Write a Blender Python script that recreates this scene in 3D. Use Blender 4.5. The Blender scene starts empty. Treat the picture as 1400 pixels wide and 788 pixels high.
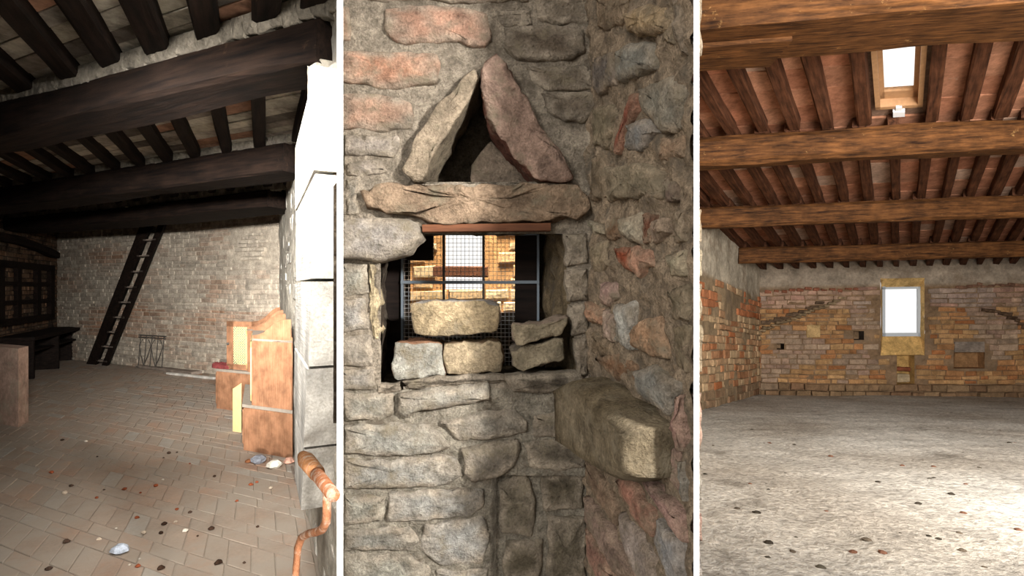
import bpy, bmesh, math, random
from mathutils import Vector, Matrix, noise
R = random.Random(7)
S = bpy.context.scene
COL = S.collection
# ------------------------------------------------------------------ camera, sky, light
F = 740.0
CAM = Vector((0, 0, 1.6))
cam = bpy.data.cameras.new('camera'); cam.sensor_width = 36; cam.lens = 36 * F / 1400
cam.clip_start = 0.02; cam.clip_end = 200
co = bpy.data.objects.new('camera', cam); COL.objects.link(co)
co.location = CAM; co.rotation_euler = (math.pi / 2, 0, 0); S.camera = co
w = bpy.data.worlds.new('world'); S.world = w; w.use_nodes = True
bg = w.node_tree.nodes['Background']; bg.inputs[0].default_value = (1.0, 0.97, 0.93, 1); bg.inputs[1].default_value = 1.25
S.view_settings.view_transform = 'Standard'; S.view_settings.look = 'None'
S.view_settings.exposure = 0.0; S.view_settings.gamma = 1.0; S.view_settings.use_curve_mapping = False

def area(name, loc, target, size, energy, col=(1, 1, 1), spread=180, sy=None):
    l = bpy.data.lights.new(name, 'AREA'); l.energy = energy; l.color = col; l.size = size
    l.spread = math.radians(spread)
    if sy: l.shape = 'RECTANGLE'; l.size_y = sy
    o = bpy.data.objects.new(name, l); COL.objects.link(o); o.location = loc
    o.rotation_euler = (Vector(target) - Vector(loc)).to_track_quat('-Z', 'Y').to_euler()
    return o
area('doorway_daylight', (5.5, -16.0, 2.2), (-2.4, 6.5, 1.3), 1.8, 300, (1, .97, .92), 40)
area('room1_back_fill', (-.98, 1.2, 2.4), (-5.2, 10.4, .9), .8, 112, (1, .97, .93), 44, .25)  # added lamp brightening the left room's back wall; no transom is built
area('room1_floor_fill', (-1.0, 1.5, 2.55), (-1.6, 5.4, -.2), .7, 40, (1, .97, .93), 76)  # unseen lamp added to brighten the near floor of the left room
area('room2_key_lamp', (1.85, -.8, 2.5), (-.3, 1.6, 1.4), .2, 56, (1, .98, .95), 75)  # unseen area lamp standing in for key daylight from right of the camera
area('room2_soft_fill', (-2.0, -2.4, 3.0), (.1, 1.5, 1.5), 1.2, 15, (1, .98, .95), 60)  # weak lamp added from the left to lift the middle room's right wall
area('attic_front_fill', (3.0, .4, 2.4), (5.4, 7.5, .3), 2.4, 430, (1, .97, .92), 120)  # unseen fill lamp added at the open front of the attic
area('yard_lamp', (.0, 2.75, 4.2), (-.05, 3.4, 1.6), .6, 70, (1, .88, .7), 60)  # added area lamp standing in for sun on the yard wall

# ------------------------------------------------------------------ helpers
def lin(h):
    h = h.lstrip('#')
    o = []
    for i in (0, 2, 4):
        c = int(h[i:i + 2], 16) / 255
        o.append(c / 12.92 if c <= .04045 else ((c + .055) / 1.055) ** 2.4)
    return tuple(o)
def mixc(a, b, t): return tuple(a[i] * (1 - t) + b[i] * t for i in range(3))
def mulc(a, k): return tuple(x * k for x in a)
def nz(v, s=1.0, o=0.0): return noise.noise(Vector((v[0] * s + o, v[1] * s - o * .7, v[2] * s + o * 1.3)))
def ray(px, py): return Vector(((px - 700) / F, 1, (394 - py) / F))
def pt(px, py, d): return CAM + ray(px, py) * d

class Room:
    """corner C, plan directions A (along the back wall) and B (towards the front), Z up"""
    def __init__(s, C, A, B): s.C = Vector(C); s.A = Vector(A); s.B = Vector(B); s.Z = Vector((0, 0, 1))
    def __call__(s, a, b, h): return s.C + s.A * a + s.B * b + s.Z * h
    def px(s, x, y, a=None, b=None, h=None):
        """local (a,b,h) of the point seen at pixel x,y on the plane of the one known coordinate"""
        r = ray(x, y); ax = {'a': s.A, 'b': s.B, 'h': s.Z}; known = {'a': a, 'b': b, 'h': h}
        k = [n for n in 'abh' if known[n] is not None][0]; un = [n for n in 'abh' if n != k]
        M = Matrix((r, -ax[un[0]], -ax[un[1]])).transposed()
        sol = M.inverted() @ (s.C + ax[k] * known[k] - CAM)
        known[un[0]] = sol[1]; known[un[1]] = sol[2]
        return known['a'], known['b'], known['h']

class Frame:
    """a wall face: origin o, s along ex, t along ey, n = outward normal"""
    def __init__(s, o, ex, ey, en=None):
        s.o = Vector(o); s.ex = Vector(ex).normalized(); s.ey = Vector(ey).normalized()
        s.en = (Vector(en) if en else s.ex.cross(s.ey)).normalized()
    def __call__(s, a, b, n=0.0): return s.o + s.ex * a + s.ey * b + s.en * n
    def px(s, x, y, n=0.0):
        r = ray(x, y); o = s.o + s.en * n
        M = Matrix((r, -s.ex, -s.ey)).transposed(); q = M.inverted() @ (o - CAM)
        return q[1], q[2]

class MB:
    def __init__(s): s.v = []; s.f = []; s.t = []
    def add(s, vs, fs, tint=(.5, .5, .5)):
        n = len(s.v); s.v += [Vector(v) for v in vs]; s.f += [tuple(i + n for i in f) for f in fs]
        s.t += (tint if isinstance(tint, list) else [tint] * len(vs)); return s
    def box8(s, p, tint=(.5, .5, .5)):
        return s.add(p, [(0, 3, 2, 1), (4, 5, 6, 7), (0, 1, 5, 4), (1, 2, 6, 5), (2, 3, 7, 6), (3, 0, 4, 7)], tint)
    def lbox(s, rm, a0, a1, b0, b1, h0, h1, tint=(.5, .5, .5)):
        return s.box8([rm(a, b, h) for h in (h0, h1) for a, b in ((a0, b0), (a1, b0), (a1, b1), (a0, b1))], tint)
    def tube(s, pts, r, n=8, tint=(.5, .5, .5), cap=True):
        pts = [Vector(p) for p in pts]; rs = r if isinstance(r, list) else [r] * len(pts); rings = []; vs = []; fs = []
        for i, p in enumerate(pts):
            d = (pts[min(i + 1, len(pts) - 1)] - pts[max(i - 1, 0)]).normalized()
            x = d.cross(Vector((0, 0, 1)))
            if x.length < .05: x = d.cross(Vector((0, 1, 0)))
            x.normalize(); y = d.cross(x)
            for k in range(n):
                a = 2 * math.pi * k / n; vs.append(p + (x * math.cos(a) + y * math.sin(a)) * rs[i])
        for i in range(len(pts) - 1):
            for k in range(n): fs.append((i * n + k, i * n + (k + 1) % n, (i + 1) * n + (k + 1) % n, (i + 1) * n + k))
        if cap: fs += [tuple(range(n))[::-1], tuple(range((len(pts) - 1) * n, len(pts) * n))]
        return s.add(vs, fs, tint)
    def build(s, name, mat, parent=None, label=None, cat=None, group=None, kind=None, smooth=False, M=None, recalc=True):
        if M is None:
            lo = [min(v[i] for v in s.v) for i in range(3)]; hi = [max(v[i] for v in s.v) for i in range(3)]
            M = Matrix.Translation(((lo[0] + hi[0]) / 2, (lo[1] + hi[1]) / 2, lo[2])); inv = M.inverted(); vv = [inv @ v for v in s.v]
        else: vv = s.v
        me = bpy.data.meshes.new(name); me.from_pydata(vv, [], s.f)
        if recalc and len(s.f) < 4000:
            bm = bmesh.new(); bm.from_mesh(me); bmesh.ops.recalc_face_normals(bm, faces=bm.faces); bm.to_mesh(me); bm.free()
        at = me.attributes.new('tint', 'FLOAT_COLOR', 'POINT')
        at.data.foreach_set('color', [c for t in s.t for c in (t[0], t[1], t[2], 1.0)])
        if smooth: me.polygons.foreach_set('use_smooth', [True] * len(me.polygons))
        me.materials.append(mat); me.update()
        o = bpy.data.objects.new(name, me); COL.objects.link(o); setp(o, M, parent); tag(o, label, cat, group, kind)
        return o
WM = {}
def setp(o, M, parent):
    WM[o.name] = M.copy()
    if parent:
        o.parent = parent; o.matrix_local = WM[parent.name].inverted() @ M
    else: o.matrix_local = M
def tag(o, label=None, cat=None, group=None, kind=None):
    for k, v in (('label', label), ('category', cat), ('group', group), ('kind', kind)):
        if v: o[k] = v
def empty(name, loc, label, cat, group=None):
    o = bpy.data.objects.new(name, None); COL.objects.link(o); o.empty_display_size = .1
    setp(o, Matrix.Translation(loc), None); tag(o, label, cat, group); return o

# ------------------------------------------------------------------ materials
def newmat(name):
    m = bpy.data.materials.new(name); m.use_nodes = True; nt = m.node_tree
    return m, nt, nt.nodes['Principled BSDF']
def N(nt, t, **kw):
    n = nt.nodes.new(t)
    for k, v in kw.items(): setattr(n, k, v)
    return n
def noise_node(nt, vec, scale, detail=6, rough=.6):
    n = N(nt, 'ShaderNodeTexNoise'); n.inputs['Scale'].default_value = scale; n.inputs['Detail'].default_value = detail
    n.inputs['Roughness'].default_value = rough; nt.links.new(vec, n.inputs['Vector']); return n.outputs['Fac']
def ramp(nt, fac, stops):
    r = N(nt, 'ShaderNodeValToRGB'); e = r.color_ramp.elements
    while len(e) < len(stops): e.new(.5)
    for i, (p, c) in enumerate(stops): e[i].position = p; e[i].color = (*c, 1)
    nt.links.new(fac, r.inputs[0]); return r.outputs[0]
def mixn(nt, fac, a, b, mode='MIX'):
    m = N(nt, 'ShaderNodeMix', data_type='RGBA', blend_type=mode)
    if isinstance(fac, float): m.inputs[0].default_value = fac
    else: nt.links.new(fac, m.inputs[0])
    for i, x in ((6, a), (7, b)):
        if isinstance(x, tuple): m.inputs[i].default_value = (*x, 1)
        else: nt.links.new(x, m.inputs[i])
    return m.outputs[2]
def masonry(name, scale, bump=.5, dist=.01, dirt=None, dirt_amt=(.55, .75), fine=5.0, lo=.55, hi=1.25, rough=.92, fc=(.72, 1.15)):
    """tint attribute x grain, dirt patches, rough relief; world-space noise"""
    m, nt, p = newmat(name); g = N(nt, 'ShaderNodeNewGeometry').outputs['Position']
    at = N(nt, 'ShaderNodeAttribute', attribute_name='tint').outputs['Color']
    n1 = noise_node(nt, g, scale, 8, .65); n2 = noise_node(nt, g, scale * fine, 5, .7)
    v = ramp(nt, n1, [(.3, (lo,) * 3), (.7, (hi,) * 3)]); v2 = ramp(nt, n2, [(.3, (fc[0],) * 3), (.7, (fc[1],) * 3)])
    c = mixn(nt, 1.0, at, v, 'MULTIPLY'); c = mixn(nt, 1.0, c, v2, 'MULTIPLY')
    if dirt:
        n3 = noise_node(nt, g, scale * .45, 7, .7)
        k = ramp(nt, n3, [(dirt_amt[0], (0,) * 3), (dirt_amt[1], (1,) * 3)]); c = mixn(nt, k, c, dirt)
    nt.links.new(c, p.inputs['Base Color']); p.inputs['Roughness'].default_value = rough
    p.inputs['Specular IOR Level'].default_value = .08
    b1 = N(nt, 'ShaderNodeBump'); b1.inputs['Strength'].default_value = bump; b1.inputs['Distance'].default_value = dist
    s = N(nt, 'ShaderNodeMath', operation='MULTIPLY_ADD'); nt.links.new(n2, s.inputs[0]); s.inputs[1].default_value = .45
    nt.links.new(n1, s.inputs[2]); nt.links.new(s.outputs[0], b1.inputs['Height']); nt.links.new(b1.outputs[0], p.inputs['Normal'])
    return m
def wood(name, c1, c2, scale=3.0, stretch=14.0, bump=.4, dist=.006, rough=.75, patch=None, axis=0):
    m, nt, p = newmat(name); tc = N(nt, 'ShaderNodeTexCoord').outputs['Object']
    oi = N(nt, 'ShaderNodeObjectInfo').outputs['Random']
    mp = N(nt, 'ShaderNodeMapping'); sc = [stretch] * 3; sc[axis] = 1.0; mp.inputs['Scale'].default_value = sc
    cx = N(nt, 'ShaderNodeCombineXYZ'); mu = N(nt, 'ShaderNodeMath', operation='MULTIPLY'); mu.inputs[1].default_value = 37.0
    nt.links.new(oi, mu.inputs[0]); nt.links.new(mu.outputs[0], cx.inputs[0]); nt.links.new(mu.outputs[0], cx.inputs[1])
    nt.links.new(tc, mp.inputs['Vector']); nt.links.new(cx.outputs[0], mp.inputs['Location'])
    n1 = noise_node(nt, mp.outputs[0], scale, 8, .65); n0 = noise_node(nt, tc, scale * 1.3, 5, .6)
    c = ramp(nt, n1, [(.32, c1), (.68, c2)])
    k = ramp(nt, n0, [(.3, (.55,) * 3), (.7, (1.2,) * 3)]); c = mixn(nt, 1.0, c, k, 'MULTIPLY')
    if patch:
        n3 = noise_node(nt, tc, scale * 2.2, 9, .75); k3 = ramp(nt, n3, [(.62, (0,) * 3), (.72, (1,) * 3)]); c = mixn(nt, k3, c, patch)
    nt.links.new(c, p.inputs['Base Color']); p.inputs['Roughness'].default_value = rough; p.inputs['Specular IOR Level'].default_value = .12
    b = N(nt, 'ShaderNodeBump'); b.inputs['Strength'].default_value = bump; b.inputs['Distance'].default_value = dist
    nt.links.new(n1, b.inputs['Height']); nt.links.new(b.outputs[0], p.inputs['Normal']); return m
def plain(name, c, rough=.6, metal=0.0, var=.0, scale=20.0):
    m, nt, p = newmat(name); p.inputs['Roughness'].default_value = rough; p.inputs['Metallic'].default_value = metal
    if var:
        g = N(nt, 'ShaderNodeNewGeometry').outputs['Position']; n1 = noise_node(nt, g, scale, 6, .65)
        nt.links.new(ramp(nt, n1, [(.3, mulc(c, 1 - var)), (.7, mulc(c, 1 + var))]), p.inputs['Base Color'])
    else: p.inputs['Base Color'].default_value = (*c, 1)
    return m

M_wall1 = masonry('limewashed_brick', 9, .6, .02, lin('6b5848'), (.62, .75))
M_wall1d = masonry('dark_brick', 9, .6, .02, lin('1a1512'), (.5, .7))  # dark brick for the left wall, with near-black patches
M_plaster1 = masonry('limewash', 7, .8, .03, lin('8d857a'), (.58, .75))
M_floor1 = masonry('dusty_terracotta', 4.5, .5, .008, lin('9e9284'), (.22, .60), 9, .75, 1.12)
M_ceil1 = masonry('whitened_tiles', 5, .5, .01, lin('35302b'), (.52, .72))
M_s2 = masonry('rough_stone', 26, 1.0, .025, lin('857a66'), (.52, .70), 5, .5, 1.35, fc=(.6, 1.25))
M_mortar2 = masonry('old_mortar', 34, 1.0, .025, lin('6b6154'), (.5, .66), 5, .45, 1.3, fc=(.5, 1.3))
M_wall3 = masonry('attic_brick', 7, .6, .02, lin('b09a78'), (.63, .75))
M_plaster3 = masonry('attic_plaster', 4, .5, .02, lin('7b6a58'), (.52, .7))
M_floor3 = masonry('rough_screed', 3.2, 1.0, .03, lin('6a6358'), (.57, .72), 8, .75, 1.15, fc=(.5, 1.3))
M_tile3 = masonry('terracotta_tile', 5, .4, .008, lin('c9b8a4'), (.66, .8))
M_black = wood('soot_black_timber', lin('0b0807'), lin('2b1f18'), 2.5, 12, .6, .01, .8, lin('3f2f23'))
M_joist1 = wood('dark_joist_timber', lin('0d0a08'), lin('2b201a'), 2.5, 12, .5, .008)
M_beam3 = wood('brown_beam_timber', lin('2a190f'), lin('7d522e'), 3.4, 9, .7, .015, .7, lin('b58c58'))
M_raft3 = wood('brown_rafter_timber', lin('352016'), lin('6e4630'), 2.5, 12, .5, .008)
M_white = plain('white_plaster', (.86, .86, .86), .9)
M_rust = masonry('rusty_iron', 45, .8, .006, lin('c4ab96'), (.5, .62))
M_iron = plain('dark_iron', lin('45403a'), .7, .2)
M_veneer = wood('orange_veneer', lin('8d6248'), lin('a67c5e'), 6, 22, .1, .001, .45, None, 2)
M_veneer_l = plain('pale_wood', lin('d6bd86'), .5, 0, .1)
M_dustwood = plain('dusty_shelf', lin('8f8578'), .8, 0, .15)
M_board = wood('grey_board', lin('6e6258'), lin('9b8d80'), 5, 14, .2, .003)
M_limeboard = wood('limewashed_board', lin('b9b3a8'), lin('e2ded6'), 4, 20, .7, .006, .85, None, 0)
M_debris = masonry('debris', 25, .5, .004)

# ------------------------------------------------------------------ generic shapes
def beam(name, p0, p1, wd, ht, mat, label=None, cat=None, group=None, parent=None, seg=10, jit=.012, ch=.12, bow=0.0, kind=None, taper=1.0):
    """squared timber from p0 to p1 (centre of its underside), chamfered, a little uneven"""
    p0 = Vector(p0); p1 = Vector(p1); X = (p1 - p0).normalized(); Y = Vector((0, 0, 1)).cross(X).normalized(); Z = X.cross(Y)
    L = (p1 - p0).length; m = MB(); o = R.random() * 50; c = min(wd, ht) * ch
    prof = [(-wd / 2 + c, 0), (wd / 2 - c, 0), (wd / 2, c), (wd / 2, ht - c), (wd / 2 - c, ht), (-wd / 2 + c, ht), (-wd / 2, ht - c), (-wd / 2, c)]
    vs = []; fs = []; n = 8
    for i in range(seg + 1):
        x = L * i / seg; dz = bow * math.sin(math.pi * i / seg); k = 1 + (taper - 1) * i / seg
        for j, (y, z) in enumerate(prof):
            vs.append(Vector((x, y * k + jit * noise.noise((x * 1.1, j * 1.7, o)), z * k + dz + jit * noise.noise((x * 1.1, j * 1.7 + 9, o)))))
    for i in range(seg):
        for j in range(n): fs.append((i * n + j, i * n + (j + 1) % n, (i + 1) * n + (j + 1) % n, (i + 1) * n + j))
    fs += [tuple(range(n))[::-1], tuple(range(seg * n, seg * n + n))]
    m.add(vs, fs)
    Mx = Matrix((X, Y, Z)).transposed().to_4x4(); Mx.translation = p0
    return m.build(name, mat, parent, label, cat, group, kind, M=Mx)
def inpoly(p, poly):
    x, y = p; c = False; j = len(poly) - 1
    for i in range(len(poly)):
        xi, yi = poly[i]; xj, yj = poly[j]
        if (yi > y) != (yj > y) and x < (xj - xi) * (y - yi) / (yj - yi) + xi: c = not c
        j = i
    return c
def resample(poly, n):
    P = [Vector(p) for p in poly]; L = [(P[(i + 1) % len(P)] - P[i]).length for i in range(len(P))]; T = sum(L); out = []
    i = 0; acc = 0
    for k in range(n):
        d = T * k / n
        while acc + L[i] < d - 1e-12: acc += L[i]; i += 1
        out.append(P[i].lerp(P[(i + 1) % len(P)], (d - acc) / L[i]))
    return out
def brick(fr, q, d, tint, back=.03, ch=.008):
    """front-bevelled brick; q = four (s,t) corners, stands d proud of the face"""
    cx = sum(p[0] for p in q) / 4; cy = sum(p[1] for p in q) / 4
    ins = []
    for x, y in q:
        ins.append((x + (ch if x < cx else -ch), y + (ch if y < cy else -ch)))
    vs = [fr(x, y, -back) for x, y in q] + [fr(x, y, d - ch * .7) for x, y in q] + [fr(x, y, d + R.uniform(-.2, .2) * ch) for x, y in ins]
    fs = [(8, 9, 10, 11)]
    for i in range(4):
        j = (i + 1) % 4; fs += [(i, j, 4 + j, 4 + i), (4 + i, 4 + j, 8 + j, 8 + i)]
    return vs, fs, tint
def courses(fr, s0, s1, t0, t1, h, wd, gap, tintf, skip, depth=(.005, .03), hj=.25, wj=.5, jit=.004, wave=.02, ch=.008, piece=None):
    out = []; t = t0; r = 0
    while t < t1:
        hh = h * (1 + R.uniform(-hj, hj)); s = s0 - R.random() * wd
        while s < s1:
            ww = wd * (1 + R.uniform(-wj, wj)); a, b = max(s, s0), min(s + ww, s1); s += ww
            if b - a < .03: continue
            cs, ct = (a + b) / 2, t + hh / 2
            wv = lambda x: wave * noise.noise((x * .7, t * .9, 3.1))
            q = [(a + gap / 2, t + gap / 2 + wv(a)), (b - gap / 2, t + gap / 2 + wv(b)), (b - gap / 2, t + hh - gap / 2 + wv(b)), (a + gap / 2, t + hh - gap / 2 + wv(a))]
            q = [(x + R.uniform(-jit, jit), y + R.uniform(-jit, jit)) for x, y in q]
            if skip and any(skip(x, y) for x, y in q + [(cs, ct)]): continue
            out.append((brick(fr, q, R.uniform(*depth), tintf(cs, ct), ch=ch), (cs, ct), (b - a) * hh))
        t += hh; r += 1
    return out
def place(pieces, name, mat, parent, fr=None, maxn=300, key=None):
    """the pieces showing largest become parts, the rest one 'stuff' part"""
    if key is None:
        def key(p):
            c = p[0][0][8] if len(p[0][0]) > 8 else p[0][0][0]
            v = c - CAM; x = 700 + F * v.x / max(v.y, .1); y = 394 - F * v.z / max(v.y, .1)
            vis = -40 < x < 1440 and -30 < y < 818
            return (p[2] / v.length ** 2) if vis else p[2] * 1e-6 / v.length ** 2
    pieces = sorted(pieces, key=key, reverse=True)
    for p in pieces[:maxn]: MB().add(*p[0]).build(name, mat, parent, recalc=False)
    if len(pieces) > maxn:
        m = MB()
        for p in pieces[maxn:]: m.add(*p[0])
        m.build(name + '_field', mat, parent, kind='stuff', recalc=False)
def grid(fr, S_, T_, hole, amp, sc, tint, n0=0.0, extra=None):
    """relief sheet on a frame over break lists S_,T_; hole(s,t) drops cells"""
    m = MB(); ns, ntt = len(S_), len(T_); vs = []; ts = []
    for t in T_:
        for s in S_:
            p = fr(s, t, 0); d = n0 + amp * (nz(p, sc) + .5 * nz(p, sc * 2.7, 4))
            if extra: d += extra(s, t)
            vs.append(fr(s, t, d)); k = 1 + .25 * nz(p, sc * .6, 8); ts.append(mulc(tint(s, t) if callable(tint) else tint, k))
    fs = []
    for j in range(ntt - 1):
        for i in range(ns - 1):
            if hole and hole((S_[i] + S_[i + 1]) / 2, (T_[j] + T_[j + 1]) / 2): continue
            fs.append((j * ns + i, j * ns + i + 1, (j + 1) * ns + i + 1, (j + 1) * ns + i))
    m.add(vs, fs, ts); return m
def lins(a, b, step):
    n = max(1, int(round((b - a) / step))); return [a + (b - a) * i / n for i in range(n + 1)]
def stone(fr, poly, thick, tint, n=36, bev=.012, amp=.004, back=.04, bulge=.4, sc=26, tvar=.18, rim=None, rk=.8):
    """rough stone with a traced outline standing out of a wall face"""
    P = resample(poly, n); C = sum(P, Vector((0, 0))) / n; o = R.random() * 99; vs = []; ts = []
    size = min(max(p[0] for p in poly) - min(p[0] for p in poly), max(p[1] for p in poly) - min(p[1] for p in poly)); bev = min(bev, size * .22)
    ar = sum(P[i][0] * P[(i + 1) % n][1] - P[(i + 1) % n][0] * P[i][1] for i in range(n)); sg = 1 if ar > 0 else -1
    nrm = []
    for i in range(n):
        d = P[(i + 2) % n] - P[i - 2]; nrm.append(Vector((-d[1], d[0])).normalized() * sg)
    P = [P[i] + nrm[i] * (amp * 1.3 * noise.noise((P[i][0] * sc, P[i][1] * sc, o))) for i in range(n)]
    rings = [(0, 0, -back), (0, 0, thick * .35), (bev * .35, 0, thick * .8), (bev, 0, thick), (bev, .3, thick * (1 + bulge * .3)), (bev, .6, thick * (1 + bulge * .45)), (bev, .85, thick * (1 + bulge * .5))]
    for ins, k, nn in rings:
        for i in range(n):
            q = P[i] + nrm[i] * ins; q = q.lerp(C, k)
            d = nn + (amp * (noise.noise((q[0] * sc, q[1] * sc, o)) * 1.2 + .6 * noise.noise((q[0] * sc * 2.6, q[1] * sc * 2.6, o + 5))) if nn > 0 else 0)
            vs.append(fr(q[0], q[1], d)); tv = noise.noise((q[0] * sc * .6, q[1] * sc * .6, o + 20)); tt_ = tint
            if rim:
                e = noise.noise((q[0] * sc * 1.1, q[1] * sc * 1.1, o + 40)); kk = (.85 if k == 0 else .35 if k < .5 else .1) + e * .7
                tt_ = mixc(tint, rim, min(1, max(0, kk * rk)))
            ts.append(mulc(tt_, 1 + tvar * 1.6 * tv))
    fs = []
    for r in range(len(rings) - 1):
        for i in range(n): fs.append((r * n + i, r * n + (i + 1) % n, (r + 1) * n + (i + 1) % n, (r + 1) * n + i))
    vs.append(fr(C[0], C[1], thick * (1 + bulge * .5))); ts.append(tint); c = len(vs) - 1; b = (len(rings) - 1) * n
    for i in range(n): fs.append((b + i, b + (i + 1) % n, c))
    return vs, fs, ts
def block(front, back, tint, tint2=None, n=40, m=7, amp=.005, sc=22, rnd=.012):
    """free stone between two matching outlines in space (front and back), caps closed"""
    A = resample(front, n); B = resample(back, n); CA = sum(A, Vector((0, 0, 0))) / n; CB = sum(B, Vector((0, 0, 0))) / n
    o = R.random() * 99; vs = []; ts = []; rings = []; amp *= 1.5
    for k in (.92, .6, .3, .08): rings.append([a.lerp(CA, k) for a in A])
    dirv = (CB - CA).normalized()
    rings.append([a.lerp(CA, .02) + dirv * rnd * .35 for a in A])
    for i in range(m): rings.append([A[j].lerp(B[j], (i + .4) / (m + .2)) for j in range(n)])
    for k in (.06, .4, .9): rings.append([b.lerp(CB, k) for b in B])
    for r, ring in enumerate(rings):
        for p in ring:
            d = Vector((noise.noise(p * sc + Vector((o, 0, 0))), noise.noise(p * sc + Vector((0, o, 3))), noise.noise(p * sc + Vector((5, 2, o)))))
            d += .6 * Vector((noise.noise(p * sc * 2.7 + Vector((o, 1, 0))), noise.noise(p * sc * 2.7 + Vector((0, o, 7))), noise.noise(p * sc * 2.7 + Vector((3, 2, o)))))
            vs.append(p + d * amp * 1.6); k = 1 + .45 * noise.noise(p * sc * .7 + Vector((o, 9, 9)))
            ts.append(mulc(tint2 if tint2 and r > 4 else tint, k))
    fs = []
    for r in range(len(rings) - 1):
        for i in range(n): fs.append((r * n + i, r * n + (i + 1) % n, (r + 1) * n + (i + 1) % n, (r + 1) * n + i))
    fs += [tuple(range(n))[::-1], tuple(range((len(rings) - 1) * n, len(rings) * n))]
    return vs, fs, ts
def prism(poly3, off, tint=(.5, .5, .5)):
    n = len(poly3); vs = [Vector(p) for p in poly3] + [Vector(p) + Vector(off) for p in poly3]
    fs = [tuple(range(n))[::-1], tuple(range(n, 2 * n))] + [(i, (i + 1) % n, n + (i + 1) % n, n + i) for i in range(n)]
    return vs, fs, tint
def slab(name, poly, z0, z1, mat, tint, kind='structure'):
    return MB().add(*prism([(x, y, z0) for x, y in poly], (0, 0, z1 - z0), tint)).build(name, mat, kind=kind)
def clod(c, r, tint, flat=.6):
    vs = []; ts = []; fs = []; o = R.random() * 50; n = 7; L = [(-.9, .45), (-.35, .95), (.35, .85), (.9, .4)]
    for z, k in L:
        for i in range(n):
            a = 2 * math.pi * i / n; q = 1 + .45 * noise.noise((math.cos(a) * 1.3 + o, math.sin(a) * 1.3, z))
            vs.append(Vector(c) + Vector((math.cos(a) * r * k * q, math.sin(a) * r * k * q, (z + .9) * r * flat)))
    for j in range(3):
        for i in range(n): fs.append((j * n + i, j * n + (i + 1) % n, (j + 1) * n + (i + 1) % n, (j + 1) * n + i))
    fs += [tuple(range(n))[::-1], tuple(range(3 * n, 4 * n))]
    return vs, fs, tint

# ================================================================== ROOM 1: limewashed room with black beams
R1 = Room((-4.0, 9.3, 0), (-.9046, .4263, 0), (.4226, -.9063, 0))
CEIL1 = 2.97
wb1 = Frame(R1(0, 0, 0), -R1.A, (0, 0, 1))                    # back wall, s = -a
nB = wb1.en
if nB.y > 0: wb1.en = -nB
wr1 = Frame(R1(0, 0, 0), R1.B, (0, 0, 1))                     # right wall, s = b
if wr1.en.x > 0: wr1.en = -wr1.en
WID = R1.px(78, 480, b=0)[0]
wl1 = Frame(R1(WID, 0, 0), R1.B, (0, 0, 1))
if wl1.en.x < 0: wl1.en = -wl1.en
lime = lin('b9ad9c'); red1 = lin('a5836b')
def tint_b1(s, t):
    k = nz((s, t * 2.2, 0), .9) * .9 + R.uniform(-.25, .3) + (.55 if 0.55 < t < 1.2 else 0) * (1 if -6 < s < -.3 else .3)
    return mulc(mixc(lime, red1, min(max(k, 0), 1)), R.uniform(.75, 1.15))
ni = [wb1.px(x, y) for x, y in ((320, 362), (372, 362), (374, 345), (366, 317), (330, 317), (321, 335))]   # blocked-up opening
def near_poly(p, poly, d):
    for i in range(len(poly)):
        a = Vector(poly[i]); b = Vector(poly[(i + 1) % len(poly)]); q = Vector(p); ab = b - a
        u = min(max((q - a).dot(ab) / ab.length_squared, 0), 1)
        if (a + ab * u - q).length < d: return True
    return False
g = grid(wb1, lins(-WID - .1, .05, .12), lins(0, CEIL1 + .2, .12), None, .008, 3, lin('b3a796'))
wall = g.build('wall_back', M_wall1, kind='structure', recalc=False)
MB().add(*prism([wb1(-WID - .4, -.2, -.06), wb1(.4, -.2, -.06), wb1(.4, 3.4, -.06), wb1(-WID - .4, 3.4, -.06)], wb1.en * -.3, lin('8a7a68'))).build('wall_core', M_wall1, wall)
pc = courses(wb1, -WID, 0, 0.0, CEIL1, .075, .27, .014, tint_b1, lambda s, t: near_poly((s, t), ni, .03) or inpoly((s, t), ni), (.004, .02))
pc += courses(wb1, min(p[0] for p in ni), max(p[0] for p in ni), min(p[1] for p in ni), max(p[1] for p in ni), .075, .27, .012, lambda s, t: mulc(lime, R.uniform(.85, 1.1)), lambda s, t: not inpoly((s, t), ni) or near_poly((s, t), ni, .015), (.04, .055))
place(pc, 'brick', M_wall1, wall)
# right wall, rubble under limewash
def tint_r1(s, t): return mulc(mixc(lin('d2ccc0'), lin('b3a594'), min(1, max(0, nz((s, t, 2), 1.1) + R.uniform(-.2, .4)))), R.uniform(.85, 1.1))
g = grid(wr1, lins(-.05, 7.75, .1), lins(0, CEIL1 + .2, .1), None, .03, 2.2, lin('bdb5a6'))
wallr = g.build('wall_right', M_plaster1, kind='structure', recalc=False)
MB().add(*prism([wr1(-.3, -.2, -.08), wr1(7.78, -.2, -.08), wr1(7.78, 3.4, -.08), wr1(-.3, 3.4, -.08)], wr1.en * -.2, lin('a89c8c'))).build('wall_core', M_plaster1, wallr)
pc = courses(wr1, .05, 7.7, 0.0, CEIL1, .17, .42, .02, tint_r1, None, (-.014, .004), .4, .6, .02, .05, .03)
place(pc, 'stone', M_plaster1, wallr)
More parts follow.
